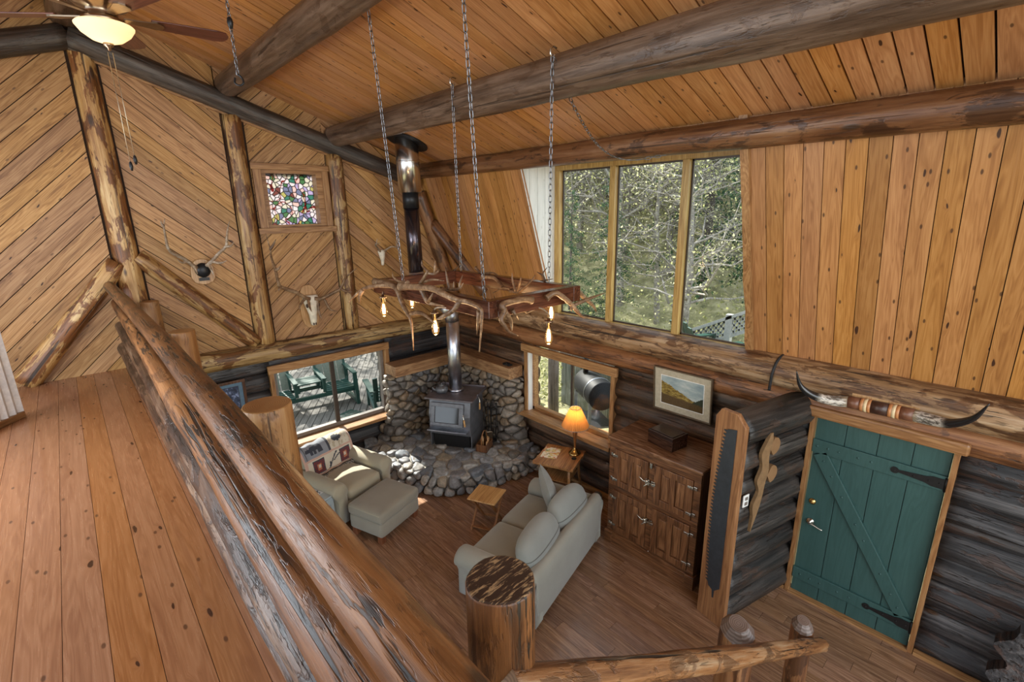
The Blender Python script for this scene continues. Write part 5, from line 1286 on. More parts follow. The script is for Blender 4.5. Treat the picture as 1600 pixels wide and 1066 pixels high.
# blanket over the chair back
BC = {'gray': (.23, .25, .28), 'cream': (.56, .51, .41), 'navy': (.045, .05, .065), 'red': (.16, .03, .03), 'pink': (.52, .34, .27), 'tan': (.42, .36, .26), 'rust': (.45, .17, .09)}
bk = list(BC); bm = [fabric_mat('blanket '+k, BC[k], 300.) for k in bk]
def bear(u, v):
    """u to the right, v up, body about 1 wide"""
    e = lambda cx, cy, rx, ry: ((u-cx)/rx)**2+((v-cy)/ry)**2 < 1
    return e(0, .08, .36, .20) or e(.12, .16, .2, .2) or e(-.42, .04, .15, .13) or e(-.52, -.02, .1, .06) or any(abs(u-x) < .065 and -.34 < v < .05 for x in (-.28, -.12, .14, .28)) or e(-.4, .16, .05, .05)
def patt(u, v):
    """u 0..1 across, v 0..1 from the top fold down the front"""
    if v > .94: return 'pink'
    if .40 < v < .46: return 'pink'
    if v <= .40:
        if u < .04 or u > .96: return 'pink'
        if u < .54:
            if abs(u-.30) > .215 or not .05 < v < .36: return 'navy' if (abs(abs(u-.30)-.225) < .008) else 'gray'
            return 'navy' if bear((u-.30)/.19*.55, -(v-.21)/.16*.5) else 'gray'
        if abs(u-.55) < .012: return 'navy'
        if ((u-.74)/.10)**2+((v-.16)/.10)**2 < 1 and (u-.74) < (v-.08)*1.6: return 'navy'
        return 'cream' if noise.noise(Vector((u*18, v*14, 2))) > -.15 else 'tan'
    for cx in (.27, .80):
        a, b = abs(u-cx)/.115, abs(v-.69)/.19
        if max(a, b) < 1: return 'navy' if max(a, b) > .86 else ('cream' if max(a, b) < .22 else 'rust' if max(a, b) < .38 else ('red' if (int(a*8)+int(b*8)) % 3 else 'navy'))
    du, dv = (u-.53), (v-.70)
    if abs(du-dv*-.55) < .018 and abs(dv) < .2 or abs(du+.045+dv*.1) < .02 and -.02 < dv < .14 or abs(du-.05-dv*-.9) < .016 and -.16 < dv < .02: return 'navy'
    return 'cream' if u > .06 and u < .95 else 'pink'
path = [(-.475, .42), (-.478, .60), (-.475, .76), (-.455, .83), (-.40, .868), (-.33, .862), (-.275, .80), (-.245, .70), (-.215, .58), (-.19, .50), (-.13, .505)]
P = smooth_path([(0, a, b) for a, b in path], 6); cumb = [0.]
for a, b in zip(P, P[1:]): cumb.append(cumb[-1]+(b-a).length)
nu, nv = 84, 70; vs = []; fs = []; mi = []
s0 = .49
for j in range(nv+1):
    s = cumb[-1]*j/nv; i = 0
    while i < len(cumb)-2 and cumb[i+1] < s: i += 1
    p = P[i].lerp(P[i+1], (s-cumb[i])/(cumb[i+1]-cumb[i])); d = (P[i+1]-P[i]).normalized(); nn = Vector((0, -d.z, d.y))
    for k in range(nu+1):
        u = -1+2*k/nu; w = .40
        q = p + nn*(.012+.010*noise.noise(Vector((u*3, s*5, 1)))+.004*math.sin(u*14+s*3))
        x = u*w + .012*noise.noise(Vector((s*6, u, 4)))
        dr = max(0, abs(u)-.9)*.12
        vs.append((-x, q.y, q.z-dr))
for j in range(nv):
    for k in range(nu):
        fs.append((j*(nu+1)+k, j*(nu+1)+k+1, (j+1)*(nu+1)+k+1, (j+1)*(nu+1)+k))
        v = (j+.5)/nv; u = (k+.5)/nu
        vv = (v-s0)/(1-s0)
        mi.append(bk.index(patt(u, vv)) if vv > 0 else bk.index('gray' if u < .54 else 'cream'))
m = M(); m.add(vs, fs, None, 0, True); m.mi = mi
bl = m.build('blanket', bm, None, AM); bl.modifiers.new('thick', 'SOLIDIFY').thickness = .006
tag(bl, 'patterned blanket with a bear and red squares over the armchair back', 'blanket')
m = M(); rr = random.Random(2)
for k in range(64):
    u = -1+2*(k+.5)/64; x = -u*.40; y, z = -.13, .507
    m.tube([(x, y, z), (x+rr.uniform(-.01, .01), y+.03, z-.004), (x+rr.uniform(-.015, .015), y+.05+rr.uniform(0, .02), z-.012)], .004, 5, k % 2)
fr_ = m.build('fringe', [bm[2], bm[1]], bl)
# ------------------------------------------------------------------ ottoman
O = thing('ottoman', 'gray beige upholstered ottoman on cherry feet in front of the armchair', 'ottoman', (2.43, 5.20, 0), R(19))
m = M(); m.rbox((0, 0, .19), (.70, .54, .20), .03, 6); part(m, 'base', 'chair_dark', O)
m = M(); m.rbox((0, 0, .355), (.72, .57, .15), .045, 9, (0, 0, .025)); c_ = part(m, 'cushion', 'chair_dark', O)
m = M()
rg = [(x, y, .40) for x, y in ((-.335, -.27), (.335, -.27), (.352, -.25), (.352, .25), (.335, .27), (-.335, .27), (-.352, .25), (-.352, -.25))]
m.tube(rg, .006, 6, closed=True); m.build('welt', MT['chair'], c_)
for sx in (-1, 1):
    for sy in (-1, 1):
        m = M(); T = TR(sx*.30, sy*.21, 0); m.prism([(-.035, -.035), (.035, -.035), (.035, .035), (-.035, .035)], 0, .10, T); part(m, 'foot', 'foot', O)
# ------------------------------------------------------------------ small gray end table beside the armchair
E_ = thing('end_table', 'small blue gray end table with drawer half hidden by the top rail', 'table', (1.66, 5.66, 0), R(20))
m = M(); m.box(-.21, .21, -.23, .23, .50, .525); part(m, 'table_top', 'gray_paint', E_, bevel=.004)
m = M(); m.box(-.19, .19, -.21, .21, .40, .50); part(m, 'apron', 'gray_paint', E_)
m = M(); m.box(-.17, .17, -.222, -.21, .41, .49); d_ = part(m, 'drawer_front', 'gray_paint', E_, bevel=.003)
m = M(); m.ball((0, -.238, .45), .014, 10, 8); m.build('knob', MT['iron'], d_)
for sx in (-1, 1):
    for sy in (-1, 1):
        m = M(); m.box(sx*.17-.02, sx*.17+.02, sy*.19-.02, sy*.19+.02, 0, .40); part(m, 'leg', 'gray_paint', E_)
def page_mat(name, base, ink, scale=18., thr=.58, cols=None):
    g = N(name); tc = g.n('TexCoord').outputs['Object']
    n1 = g.noise(tc, scale, 4, .6); f = g.step(n1, thr, thr+.02)
    if cols:
        n2 = g.n('TexVoronoi'); g.l(tc, n2.inputs['Vector']); n2.inputs['Scale'].default_value = scale*1.3
        sel = g.n('SeparateColor'); g.l(n2.outputs['Color'], sel.inputs[0]); inkc = g.ramp(sel.outputs[0], [(i/len(cols), c) for i, c in enumerate(cols)], 'CONSTANT')
    else: inkc = ink
    return g.done(g.bsdf(g.mix(f, base, inkc), .35))
m = M(); m.box(-.13, .13, -.10, .10, 0, .004); tag(m.build('brochure', page_mat('brochure', (.72, .73, .72), (.05, .055, .06), 14., .60), None, TR(1.68, 5.68, .526, R(22))), 'white printed sheet with a dark picture on the gray end table', 'paper')
# ------------------------------------------------------------------ folding tray table
T3 = thing('tray_table', 'small folding wooden tray table standing alone between stove and sofa', 'table', (3.37, 4.27, 0), R(25))
m = M(); m.box(-.18, .18, -.19, .19, .435, .455); part(m, 'tray_top', 'traywood', T3, bevel=.006)
for sx, nm in ((-1, 'leg'), (1, 'leg')):
    for sy in (-1, 1):
        m = M(); xx = sx*.0; yo = sy*(.15 if sx < 0 else .125)
        m.bar((sx*.17, yo, .0), (-sx*.15, yo, .435), .022, .030, (0, 1, 0)); part(m, nm, 'trayleg', T3, bevel=.003)
for sx in (-1, 1):
    yo = .15 if sx < 0 else .125
    m = M(); m.bar((sx*.14, -yo, .05), (sx*.14, yo, .05), .03, .016); part(m, 'stretcher', 'trayleg', T3)
# ------------------------------------------------------------------ live edge table, lamp, magazines, coaster
L4 = thing('side_table', 'live-edge slab side table behind the sofa under the window', 'table', (4.58, 4.13, 0), R(22))
def wav(t): return .018*noise.noise(Vector((t*6, 3, 1)))+.008*noise.noise(Vector((t*19, 1, 5)))
ol = [(-.29+.58*t, -.29+wav(t)) for t in [k/14 for k in range(15)]] + [(.29+wav(2+t), -.29+.58*t) for t in [k/14 for k in range(1, 14)]] + [(.29-.58*t, .29+wav(4+t)) for t in [k/14 for k in range(15)]] + [(-.29+wav(6+t), .29-.58*t) for t in [k/14 for k in range(1, 14)]]
m = M(); m.prism(ol, .545, .585); part(m, 'slab_top', 'slab', L4, bevel=.006)
m = M(); m.box(-.20, .20, -.20, .20, .30, .315); part(m, 'shelf', 'slab', L4)
for sx in (-1, 1):
    for sy in (-1, 1):
        m = M(); m.tube([(sx*.24, sy*.24, 0), (sx*.21, sy*.21, .3), (sx*.20, sy*.20, .545)], [.018, .02, .022], 10); part(m, 'leg', 'slab', L4)
LP = (4.78, 4.03, .587); lp = thing('table_lamp', 'brass and wood table lamp with pleated amber shade, lit', 'lamp', LP)
m = M(); m.lathe([(0, 0), (.085, 0), (.088, .012), (.08, .022), (.055, .035), (.045, .055), (.03, .07), (.018, .08), (.018, .095), (0, .095)], 32); part(m, 'base', 'brass', lp)
m = M(); m.lathe([(.016, .095), (.014, .12), (.020, .20), (.030, .29), (.034, .33), (.024, .36), (.016, .37)], 24); part(m, 'stem', 'lampwood', lp)
m = M(); m.lathe([(0, .37), (.02, .37), (.022, .385), (.012, .39), (.012, .43), (.02, .435), (.02, .48), (0, .48)], 20); part(m, 'neck', 'brass', lp)
def shade_mat():
    g = N('pleated shade'); d = g.n('BsdfDiffuse'); d.inputs[0].default_value = (.62, .36, .17, 1)
    t = g.n('BsdfTranslucent'); t.inputs[0].default_value = (.62, .30, .07, 1)
    mx = g.n('MixShader'); mx.inputs[0].default_value = .6; g.l(d.outputs[0], mx.inputs[1]); g.l(t.outputs[0], mx.inputs[2]); return g.done(mx)
m = M(); n = 80; vs = []; fs = []; rows = 12
for i in range(rows+1):
    t = i/rows; r0 = .188+(.072-.188)*t; z = .42+.27*t
    for k in range(n):
        a = 2*math.pi*k/n; r = r0*(1+(.045 if k % 2 else -.045)); vs.append((r*math.cos(a), r*math.sin(a), z))
for i in range(rows):
    for k in range(n): fs.append((i*n+k, i*n+(k+1) % n, (i+1)*n+(k+1) % n, (i+1)*n+k))
m.add(vs, fs, None, 0, False); sh = m.build('lamp_shade', shade_mat(), lp)
m = M(); m.tube([(.19*math.cos(R(10*k)), .19*math.sin(R(10*k)), .42) for k in range(36)], .005, 6, closed=True); m.tube([(.073*math.cos(R(10*k)), .073*math.sin(R(10*k)), .69) for k in range(36)], .004, 6, closed=True); m.build('shade_trim', MT['pillow'], sh)
m = M(); m.ball((0, 0, .535), .032, 14, 10); m.build('bulb', emit_mat('lamp bulb', (1, .72, .36), 5.), lp)
l = bpy.data.lights.new('lamp_light', 'POINT'); l.energy = 3.6; l.color = (1, .66, .32); l.shadow_soft_size = .04
lo = bpy.data.objects.new('lamp_light', l); COL.objects.link(lo); lo.location = (LP[0], LP[1], LP[2]+.60)
m = M(); m.box(-.115, .115, -.15, .15, 0, .006); tag(m.build('magazine', page_mat('magazine cover', (.70, .66, .55), (.4, .1, .05), 16., .46, [(.55, .25, .06), (.62, .5, .2), (.2, .25, .1), (.5, .1, .06), (.66, .62, .5)]), None, TR(4.55, 4.27, .587, R(-62))), 'bright picture magazine lying on the slab table beside the lamp', 'magazine')
m = M(); m.lathe([(0, 0), (.036, 0), (.036, .006), (0, .006)], 20, TR(4.66, 3.94, .587)); tag(m.build('coaster', MT['iron']), 'small round dark coaster in front of the lamp base', 'coaster')
m = M(); m.lathe([(.001, 0), (.045, .02), (.06, .06), (.05, .10), (.02, .12), (.001, .122)], 16, TR(4.80, 3.62, .03)); m.lathe([(0, 0), (.05, 0), (.05, .03), (0, .03)], 16, TR(4.80, 3.62, 0)); tag(m.build('stone_jar', MT['kettle']), 'small gray jar on the floor at the log wall behind the sofa', 'jar')
# ------------------------------------------------------------------ oak ice box
IB = thing('ice_box', 'antique dark oak ice box with four paneled doors and nickel latches', 'cabinet', (4.56, 2.495, 0))
W2, F = .555, -.31          # half width along y, front face x (local)
m = M(); m.box(F+.02, .30, -W2, W2, .10, 1.36); part(m, 'carcass', 'oak', IB, bevel=.004)
m = M(); m.box(F-.03, .315, -W2-.02, W2+.02, 1.36, 1.395); part(m, 'top', 'oak_top', IB, bevel=.008)
m = M(); m.box(F-.02, .30, -W2-.012, W2+.012, .0, .11); m.box(F-.03, F+.06, -W2-.02, -W2+.08, 0, .16); m.box(F-.03, F+.06, W2-.08, W2+.02, 0, .16); m.box(F-.012, .3, -W2, W2, .11, .15); part(m, 'plinth', 'oak_x', IB, bevel=.005)
def fbox(m, y0, y1, z0, z1, d0, d1): m.box(F-d1, F-d0, y0, y1, z0, z1)
m = M()
fbox(m, -W2, W2, 1.26, 1.36, -.02, .007); fbox(m, -W2, W2, .735, .80, -.02, .006)
fbox(m, -W2, -W2+.075, .15, 1.26, -.02, .004); fbox(m, W2-.075, W2, .15, 1.26, -.02, .004); fbox(m, -.035, .035, .15, 1.26, -.02, .003)
fbox(m, -W2+.05, W2-.05, .15, .19, -.02, .005); part(m, 'face_frame', 'oak_x', IB, bevel=.003)
def ice_door(ya, yb, za, zb, hinge_hi, latch):
    m = M(); st = .075; mid = (ya+yb)/2
    fbox(m, ya, ya+st, za, zb, -.01, .022); fbox(m, yb-st, yb, za, zb, -.01, .022); fbox(m, mid-.03, mid+.03, za, zb, -.01, .0215)
    fbox(m, ya+st, yb-st, za, za+st, -.01, .021); fbox(m, ya+st, yb-st, zb-st, zb, -.01, .021)
    d = part(m, 'door', 'oak', IB, bevel=.004)
    for a, b in ((ya+st, mid-.03), (mid+.03, yb-st)):
        m = M(); fbox(m, a, b, za+st, zb-st, -.012, .004); fbox(m, a+.018, b-.018, za+st+.018, zb-st-.018, 0, .012); m.build('raised_panel', MT['oak_light'], d, None, .006)
    for z in (za+(zb-za)*.17, za+(zb-za)*.83):
        m = M(); y = yb if hinge_hi else ya; s = 1 if hinge_hi else -1
        m.box(F-.032, F-.02, min(y-s*.055, y), max(y-s*.055, y), z-.014, z+.014); m.box(F-.02, F-.004, min(y, y+s*.045), max(y, y+s*.045), z-.018, z+.018); m.tube([(F-.03, y, z-.022), (F-.03, y, z+.022)], .010, 10); m.build('hinge', MT['nickel'], d, None, .003)
    return d
dl = ice_door(.04, W2-.075, .80, 1.26, True, 0); dr = ice_door(-W2+.075, -.04, .80, 1.26, False, 1)
dl2 = ice_door(.04, W2-.075, .19, .735, True, 0); dr2 = ice_door(-W2+.075, -.04, .19, .735, False, 1)
for par, z in ((dl, 1.03), (dl2, .55)):
    m = M(); y = .03
    m.cbox((F-.025, y, z), (.02, .05, .07)); m.cbox((F-.025, y-.07, z+.005), (.02, .045, .055)); m.ball((F-.045, y, z+.02), .018, 10, 8)
    m.tube(smooth_path([(F-.04, y+.005, z+.015), (F-.06, y+.03, z+.02), (F-.055, y+.09, z+.045)], 4), [.010, .010, .009, .009, .009, .009, .009, .008, .006], 8)
    m.tube([(F-.045, y-.03, z+.005), (F-.05, y-.11, z+.02)], .007, 8); m.tube([(F-.04, y, z-.02), (F-.05, y+.03, z-.055)], .008, 8)
    m.build('latch', MT['nickel'], par, None, .002)
m = M(); m.cbox((F-.018, .0, 1.235), (.02, .028, .06)); part(m, 'catch', 'nickel', IB, bevel=.002)
m = M(); m.ball((F-.008, -.02, .165), .008, 8, 6); part(m, 'rivet', 'nickel', IB)
# wooden chest on the ice box
WBX = thing('wooden_box', 'polished dark mahogany lidded box on top of the oak ice box', 'box', (4.515, 2.49, 1.397), R(-9))
m = M(); m.box(-.125, .125, -.165, .165, 0, .10); part(m, 'body', 'boxwood', WBX, bevel=.004)
m = M(); m.box(-.127, .127, -.167, .167, .103, .155); m.box(-.105, .105, -.145, .145, .155, .163); part(m, 'lid', 'boxwood', WBX, bevel=.004)
# ------------------------------------------------------------------ pictures
def landscape():
    g = N('framed landscape'); uv = g.n('TexCoord').outputs['UV']; sx = g.n('SeparateXYZ'); g.l(uv, sx.inputs[0]); x, y = sx.outputs[0], sx.outputs[1]
    sky = g.ramp(g.noise(g.vmath('MULTIPLY', uv, (2.5, 4., 1.)), 1., 4, .6), [(.3, (.22, .30, .33)), (.5, (.34, .42, .43)), (.7, (.55, .60, .58))])
    h1 = g.math('ADD', g.math('SUBTRACT', .72, g.math('MULTIPLY', x, .62)), g.math('MULTIPLY', g.noise(g.comb(g.math('MULTIPLY', x, 7.), 0., 0.), 1., 4, .6), .22))
    hill = g.ramp(g.noise(g.vmath('MULTIPLY', uv, (9., 16., 1.)), 1., 5, .7), [(.3, (.05, .035, .02)), (.5, (.22, .15, .04)), (.62, (.42, .33, .10)), (.75, (.12, .10, .04))])
    c = g.mix(g.step(g.math('SUBTRACT', h1, y), 0., .01), sky, hill)
    h2 = g.math('ADD', g.math('MULTIPLY', g.math('SUBTRACT', x, .55), 1.0), g.math('MULTIPLY', g.noise(g.comb(g.math('MULTIPLY', x, 22.), 5., 0.), 1., 3, .6), .16))
    c = g.mix(g.step(g.math('SUBTRACT', h2, y), 0., .01), c, (.035, .045, .03))
    h3 = g.math('ADD', g.math('SUBTRACT', .30, g.math('MULTIPLY', x, .12)), g.math('MULTIPLY', g.noise(g.comb(g.math('MULTIPLY', x, 12.), 9., 0.), 1., 4, .6), .14))
    c = g.mix(g.step(g.math('SUBTRACT', h3, y), -.02, .05), c, g.mix(g.noise(uv, 30., 4, .7), (.03, .018, .01), (.15, .10, .045)))
    return g.done(g.bsdf(c, .12))
def picture(name, label, T, w, h, art, frame, matm, mat_w, fw, mat_in=None):
    """local x right, z up, y into the wall"""
    t = thing(name, label, 'picture'); t.matrix_world = T
    m = M()
    for a in ((-w/2, w/2, h/2-fw, h/2), (-w/2, w/2, -h/2, -h/2+fw), (-w/2, -w/2+fw, -h/2+fw, h/2-fw), (w/2-fw, w/2, -h/2+fw, h/2-fw)): m.box(a[0], a[1], -.025, .005, a[2], a[3])
    m.build('frame', MT[frame], t, None, .003)
    m = M(); m.box(-w/2+fw, w/2-fw, -.008, .003, -h/2+fw, h/2-fw); m.build('mat_board', matm, t)
    a, b = w/2-fw-mat_w, h/2-fw-mat_w
    m = M(); m.box(-a-.008, a+.008, -.0095, -.007, -b-.008, b+.008); m.build('inner_mat', mat_in or MT['white'], t)
    m = M(); m.add([(-a, -.0105, -b), (a, -.0105, -b), (a, -.0105, b), (-a, -.0105, b)], [(0, 1, 2, 3)], [(0, 0), (1, 0), (1, 1), (0, 1)]); m.build('print', art, t)
    return t
MT['pframe'] = plain('bronze picture frame', (.13, .09, .055), .3, .4)
TB = Matrix(((0, 1, 0, 4.925), (-1, 0, 0, 2.575), (0, 0, 1, 1.85), (0, 0, 0, 1))) @ Matrix.Rotation(R(5), 4, "X")
picture('framed_picture', 'framed hill landscape print with beige mat above the ice box', TB, .72, .55, landscape(), 'pframe', plain('beige mat', (.44, .39, .29), .8), .085, .016)
def woodland():
    g = N('framed lake print'); uv = g.n('TexCoord').outputs['UV']; sx = g.n('SeparateXYZ'); g.l(uv, sx.inputs[0])
    f = g.noise(g.vmath('MULTIPLY', uv, (5., 7., 1.)), 1., 5, .65)
    top = g.ramp(f, [(.35, (.015, .02, .035)), (.52, (.05, .07, .13)), (.66, (.30, .38, .62)), (.8, (.6, .66, .8))])
    low = g.ramp(f, [(.35, (.008, .01, .014)), (.7, (.05, .055, .065))])
    return g.done(g.bsdf(g.mix(g.step(sx.outputs[1], .45, .6), low, top), .12))
TA = Matrix.Translation((1.215, 6.985, 1.42)) @ Matrix.Rotation(R(4), 4, 'X')
picture('framed_picture', 'dark framed print with blue mat behind the loft railing', TA, .47, .78, woodland(), 'oakframe', plain('blue mat', (.10, .17, .25), .8), .055, .035, plain('dark line', (.03, .03, .04)))
# ------------------------------------------------------------------ white ribbed screen at the loft edge of the view
WS = thing('folding_screen', 'white ribbed panel with wooden bottom rail standing on the loft floor', 'screen', (-.56, 5.93, 2.212), R(233))
m = M(); n = 16; ol = []
for k in range(n+1): ol.append((.62*k/n, .018*math.cos(k*math.pi)*(1 if k % 2 else .3)))
pl = ol + [(x, y+.03) for x, y in reversed(ol)]
m.prism(pl, .05, 1.2); part(m, 'panel', 'white', WS, bevel=.003)
m = M(); m.box(0.0, .62, -.025, .04, .0, .055); part(m, 'bottom_rail', 'trimwood', WS, bevel=.004)
m = M(); m.ball((.10, -.04, .03), .018, 10, 8); part(m, 'knob', 'brass', WS)
# ------------------------------------------------------------------ outdoors
GZ = -.35
def ground_mat():
    g = N('forest floor'); tc = g.n('TexCoord').outputs['Object']
    c = g.ramp(g.noise(tc, 2.2, 6, .7), [(.32, (.12, .12, .06)), (.5, (.30, .28, .14)), (.62, (.46, .42, .25)), (.75, (.34, .27, .18))])
    return g.done(g.bsdf(c, .95))
m = M(); nx, ny = 50, 50; vs = []; fs = []
def gh(x, y):
    d = max(0, (x-12)+.25*(y-6)) if x > 5 else 0
    e = max(0, y-19)
    return GZ + d*.42 + e*.30 + .25*noise.noise(Vector((x*.3, y*.3, 0)))*(1 if d+e > 0 else .15)
for j in range(ny+1):
    for i in range(nx+1):
        x = -12+70*i/nx; y = -14+74*j/ny; vs.append((x, y, gh(x, y) if not (-1 < x < 5.3 and -3 < y < 7.3) else GZ-.1))
for j in range(ny):
    for i in range(nx): fs.append((j*(nx+1)+i, j*(nx+1)+i+1, (j+1)*(nx+1)+i+1, (j+1)*(nx+1)+i))
m.add(vs, fs, None, 0, True); tag(m.build('terrain', ground_mat()), None, None, None, 'structure')
deckm = plank_mat('weathered deck', (.065, .057, .048), (.115, .105, .092), (.17, .157, .14), knots=.3, streak=.3, rough=.75, hue=.05, spec=.3)
m = M(); boards(m, [[(-1., 7.32), (7.4, 7.32), (7.4, 13.2), (-1., 13.2)]], R(58), .14, (0, 0, -.14), (1, 0, 0), (0, 1, 0), .012, .04)
boards(m, [[(5.3, 2.), (6.25, 2.), (6.25, 7.3), (5.3, 7.3)]], R(90), .14, (0, 0, -.14), (1, 0, 0), (0, 1, 0), .008, .04)
m.box(-1, 7.4, 7.32, 13.2, -.28, -.185); m.box(5.3, 6.25, 2, 7.32, -.28, -.185)
tag(m.build('deck_floor', deckm), None, None, None, 'structure')
MT['green_wood'] = plain('dark green painted wood', (.014, .055, .042), .45, 0., .15)
MT['sage_wood'] = plain('gray green slats', (.16, .19, .15), .6, 0., .15)
# glider bench with a center table
gl = thing('glider_bench', 'green two-seat glider bench with center table on the deck', 'bench', (3.28, 10.2, -.14), R(-7))
def gp(m, n, mt='green_wood', **k): return m.build(n, MT[mt], gl, None, **k)
m = M(); m.box(-.98, .95, -.36, -.30, .30, .37); m.box(-.98, .95, .28, .34, .30, .37); gp(m, 'seat_frame')
for xa, xb in ((-.93, -.30), (.30, .90)):
    m = M()
    for k in range(5): m.box(xa, xb, -.33+.125*k, -.33+.125*k+.10, .37, .395)
    gp(m, 'seat')
    m = M()
    for k in range(4): x = xa+(xb-xa)*(k+.5)/4; m.bar((x, .30, .40), (x, .50, 1.12+.05*math.sin(math.pi*(k+.5)/4)), .135, .022, (0, 1, 0))
    gp(m, 'back_slats', 'sage_wood')
    for x in (xa-.02, xb+.02):
        m = M(); m.bar((x, .30, .36), (x, .52, 1.14), .05, .07, (0, 1, 0)); m.bar((x, -.34, .40), (x, -.34, .70), .06, .06, (0, 1, 0)); m.bar((x, -.40, .70), (x, .40, .72), .09, .03); gp(m, 'arm')
m = M()
for k in range(4): m.box(-.24, .30, -.26+.13*k, -.26+.13*k+.115, .60, .625)
gp(m, 'table_top')
m = M(); m.box(-.24, -.18, -.20, -.14, .42, .60); m.box(.24, .30, -.20, -.14, .42, .60); m.box(-.24, .30, -.19, -.15, .45, .49); m.box(-.24, -.18, .14, .2, .42, .60); m.box(.24, .30, .14, .2, .42, .60); gp(m, 'table_leg')
for x in (-.96, .93):
    for y in (-.42, .38):
        m = M(); m.bar((x, y*.8, .70 if y < 0 else .62), (x, y, 0), .07, .07, (1, 0, 0)); gp(m, 'leg')
    m = M(); m.bar((x, -.40, .06), (x, .38, .06), .06, .08); m.bar((x, -.10, .38), (x, -.36, .05), .05, .05); gp(m, 'side_rail')
def adirondack(name, lab, loc, rz, mt='green_wood', grp='green slatted deck chairs'):
    t = thing(name, lab, 'chair', loc, rz, grp)
    m = M()
    for k in range(5):
        x = -.22+.11*k; m.bar((x, .18, .25), (x*1.25, .48, .95-.03*abs(k-2)**1.5), .095, .02, (0, 1, 0))
    m.bar((-.28, .30, .52), (.28, .30, .52), .05, .03); m.build('backrest', MT[mt], t)
    m = M()
    for k in range(5): m.bar((-.27, -.38+.12*k, .36-.03*k), (.27, -.38+.12*k, .36-.03*k), .10, .02)
    m.build('seat', MT[mt], t)
    for sx in (-1, 1):
        m = M(); m.bar((sx*.31, -.46, .56), (sx*.31, .36, .54), .12, .025); m.build('armrest', MT[mt], t)
        m = M(); m.bar((sx*.29, -.38, 0), (sx*.29, -.38, .55), .09, .04, (1, 0, 0)); m.build('leg', MT[mt], t)
        m = M(); m.bar((sx*.29, .36, 0), (sx*.29, .36, .55), .07, .04, (1, 0, 0)); m.bar((sx*.27, -.38, .36), (sx*.27, .45, .10), .10, .03); m.build('leg', MT[mt], t)
    return t
adirondack('deck_chair', 'dark green slatted deck chair seen from behind beyond the gable window', (4.46, 9.0, -.14), R(165))
adirondack('deck_chair', 'low green deck chair beside the raised white lattice rail', (7.55, 3.62, 1.22), R(60))
t = thing('footstool', 'green slatted footstool low on the deck outside the gable window', 'footstool', (3.78, 9.2, -.42), R(20))
m = M()
for k in range(4): m.box(-.20, .20, -.22+.12*k, -.22+.12*k+.1, .26, .28)
m.build('seat', MT['green_wood'], t)
for sx in (-1, 1): 
    m = M(); m.box(sx*.18-.02, sx*.18+.02, -.22, .22, 0, .26); m.build('leg', MT['green_wood'], t)
MT['bark'] = log_mat('porch post log', (.13, .10, .08), (.24, .19, .15), (.34, .28, .22), (.12, .07, .04), .4, .7, .7)
alog('porch_post', 'gray round porch post standing outside the lamp window', 'log post', (7.05, 6.56, -.3), (7.05, 6.56, 3.2), .115, .11, [MT['bark'], MT['end_dark']], up=(0, 1, 0))
# board fence behind the grill
MT['fence'] = wood_mat('green gray fence', (.10, .105, .085), (.18, .19, .155), (.26, .265, .22), 2, .8)
f_ = thing('board_fence', 'gray green vertical board fence behind the grill outside', 'fence', (7.75, 7.1, GZ))
m = M()
for k in range(17): m.box(-.012, .012, -2.6+.145*k, -2.6+.145*k+.135, 0, 1.18)
m.build('fence_boards', MT['fence'], f_); m = M(); m.box(-.05, .05, -2.62, -.12, 1.18, 1.22); m.build('cap_rail', MT['bark'], f_)
# barrel grill
gr = thing('barrel_grill', 'black barrel smoker grill with gray stand outside the lamp window', 'grill', (6.75, 5.25, GZ+.2), R(60))
MT['grill_black'] = plain('sooty black steel', (.009, .0095, .011), .55, 0., .2, spec=.25)
m = M(); m.lathe([(0, -.42), (.26, -.42), (.27, -.40), (.27, .40), (.26, .42), (0, .42)], 28, Matrix.Translation((0, 0, .85)) @ Matrix.Rotation(R(90), 4, 'Y')); m.build('barrel', MT['grill_black'], gr)
m = M(); m.lathe([(.272, -.2), (.28, -.19), (.28, -.16), (.272, -.15)], 28, Matrix.Translation((0, 0, .85)) @ Matrix.Rotation(R(90), 4, 'Y'), 0, True, False); m.build('band', MT['chain'], gr)
m = M(); m.tube([(.2, .1, 1.1), (.2, .1, 1.5)], .05, 12); m.build('chimney', MT['black'], gr)
m = M(); m.box(-.42, .42, -.52, -.28, .70, .73); m.build('front_shelf', MT['deckwood'], gr)
for sx in (-1, 1):
    for sy in (-1, 1):
        m = M(); m.bar((sx*.36, sy*.24, 0), (sx*.36, sy*.22, .72), .05, .05, (1, 0, 0)); m.build('leg', MT['chain'], gr)
m = M(); m.box(-.38, .38, -.25, .25, .22, .25); m.build('lower_shelf', MT['chain'], gr)
# raised lattice rail beyond the dormer
lr = thing('lattice_rail', 'white lattice deck rail rising beyond the tall window', 'railing', (8.0, 4.2, 1.0))
LI = Matrix.Translation((-8, -4.2, -1.))
A_, B_ = Vector((8.0, 4.35, 1.66)), Vector((8.0, 2.2, 2.75))
m = M(); m.bar(A_, B_, .10, .05); m.bar(A_-Vector((0, 0, .34)), B_-Vector((0, 0, .34)), .05, .04); sub(m, 'rail', MT['white_weather'], lr, LI)
m = M()
for k in range(26):
    t0, t1 = k/24, (k-2.6)/24
    a = A_.lerp(B_, max(0, min(1, k/25))); 
    for dk in (-3, 3):
        b = A_.lerp(B_, max(0, min(1, (k+dk)/25)))-Vector((0, 0, .33)); m.bar(a, b, .028, .010, (1, 0, 0))
sub(m, 'lattice', MT['white_weather'], lr, LI)
for t_ in (0, .42, .85):
    p = A_.lerp(B_, t_); m = M(); m.box(p.x-.05, p.x+.05, p.y-.05, p.y+.05, GZ, p.z+.05); sub(m, 'post', MT['white_weather'], lr, LI)
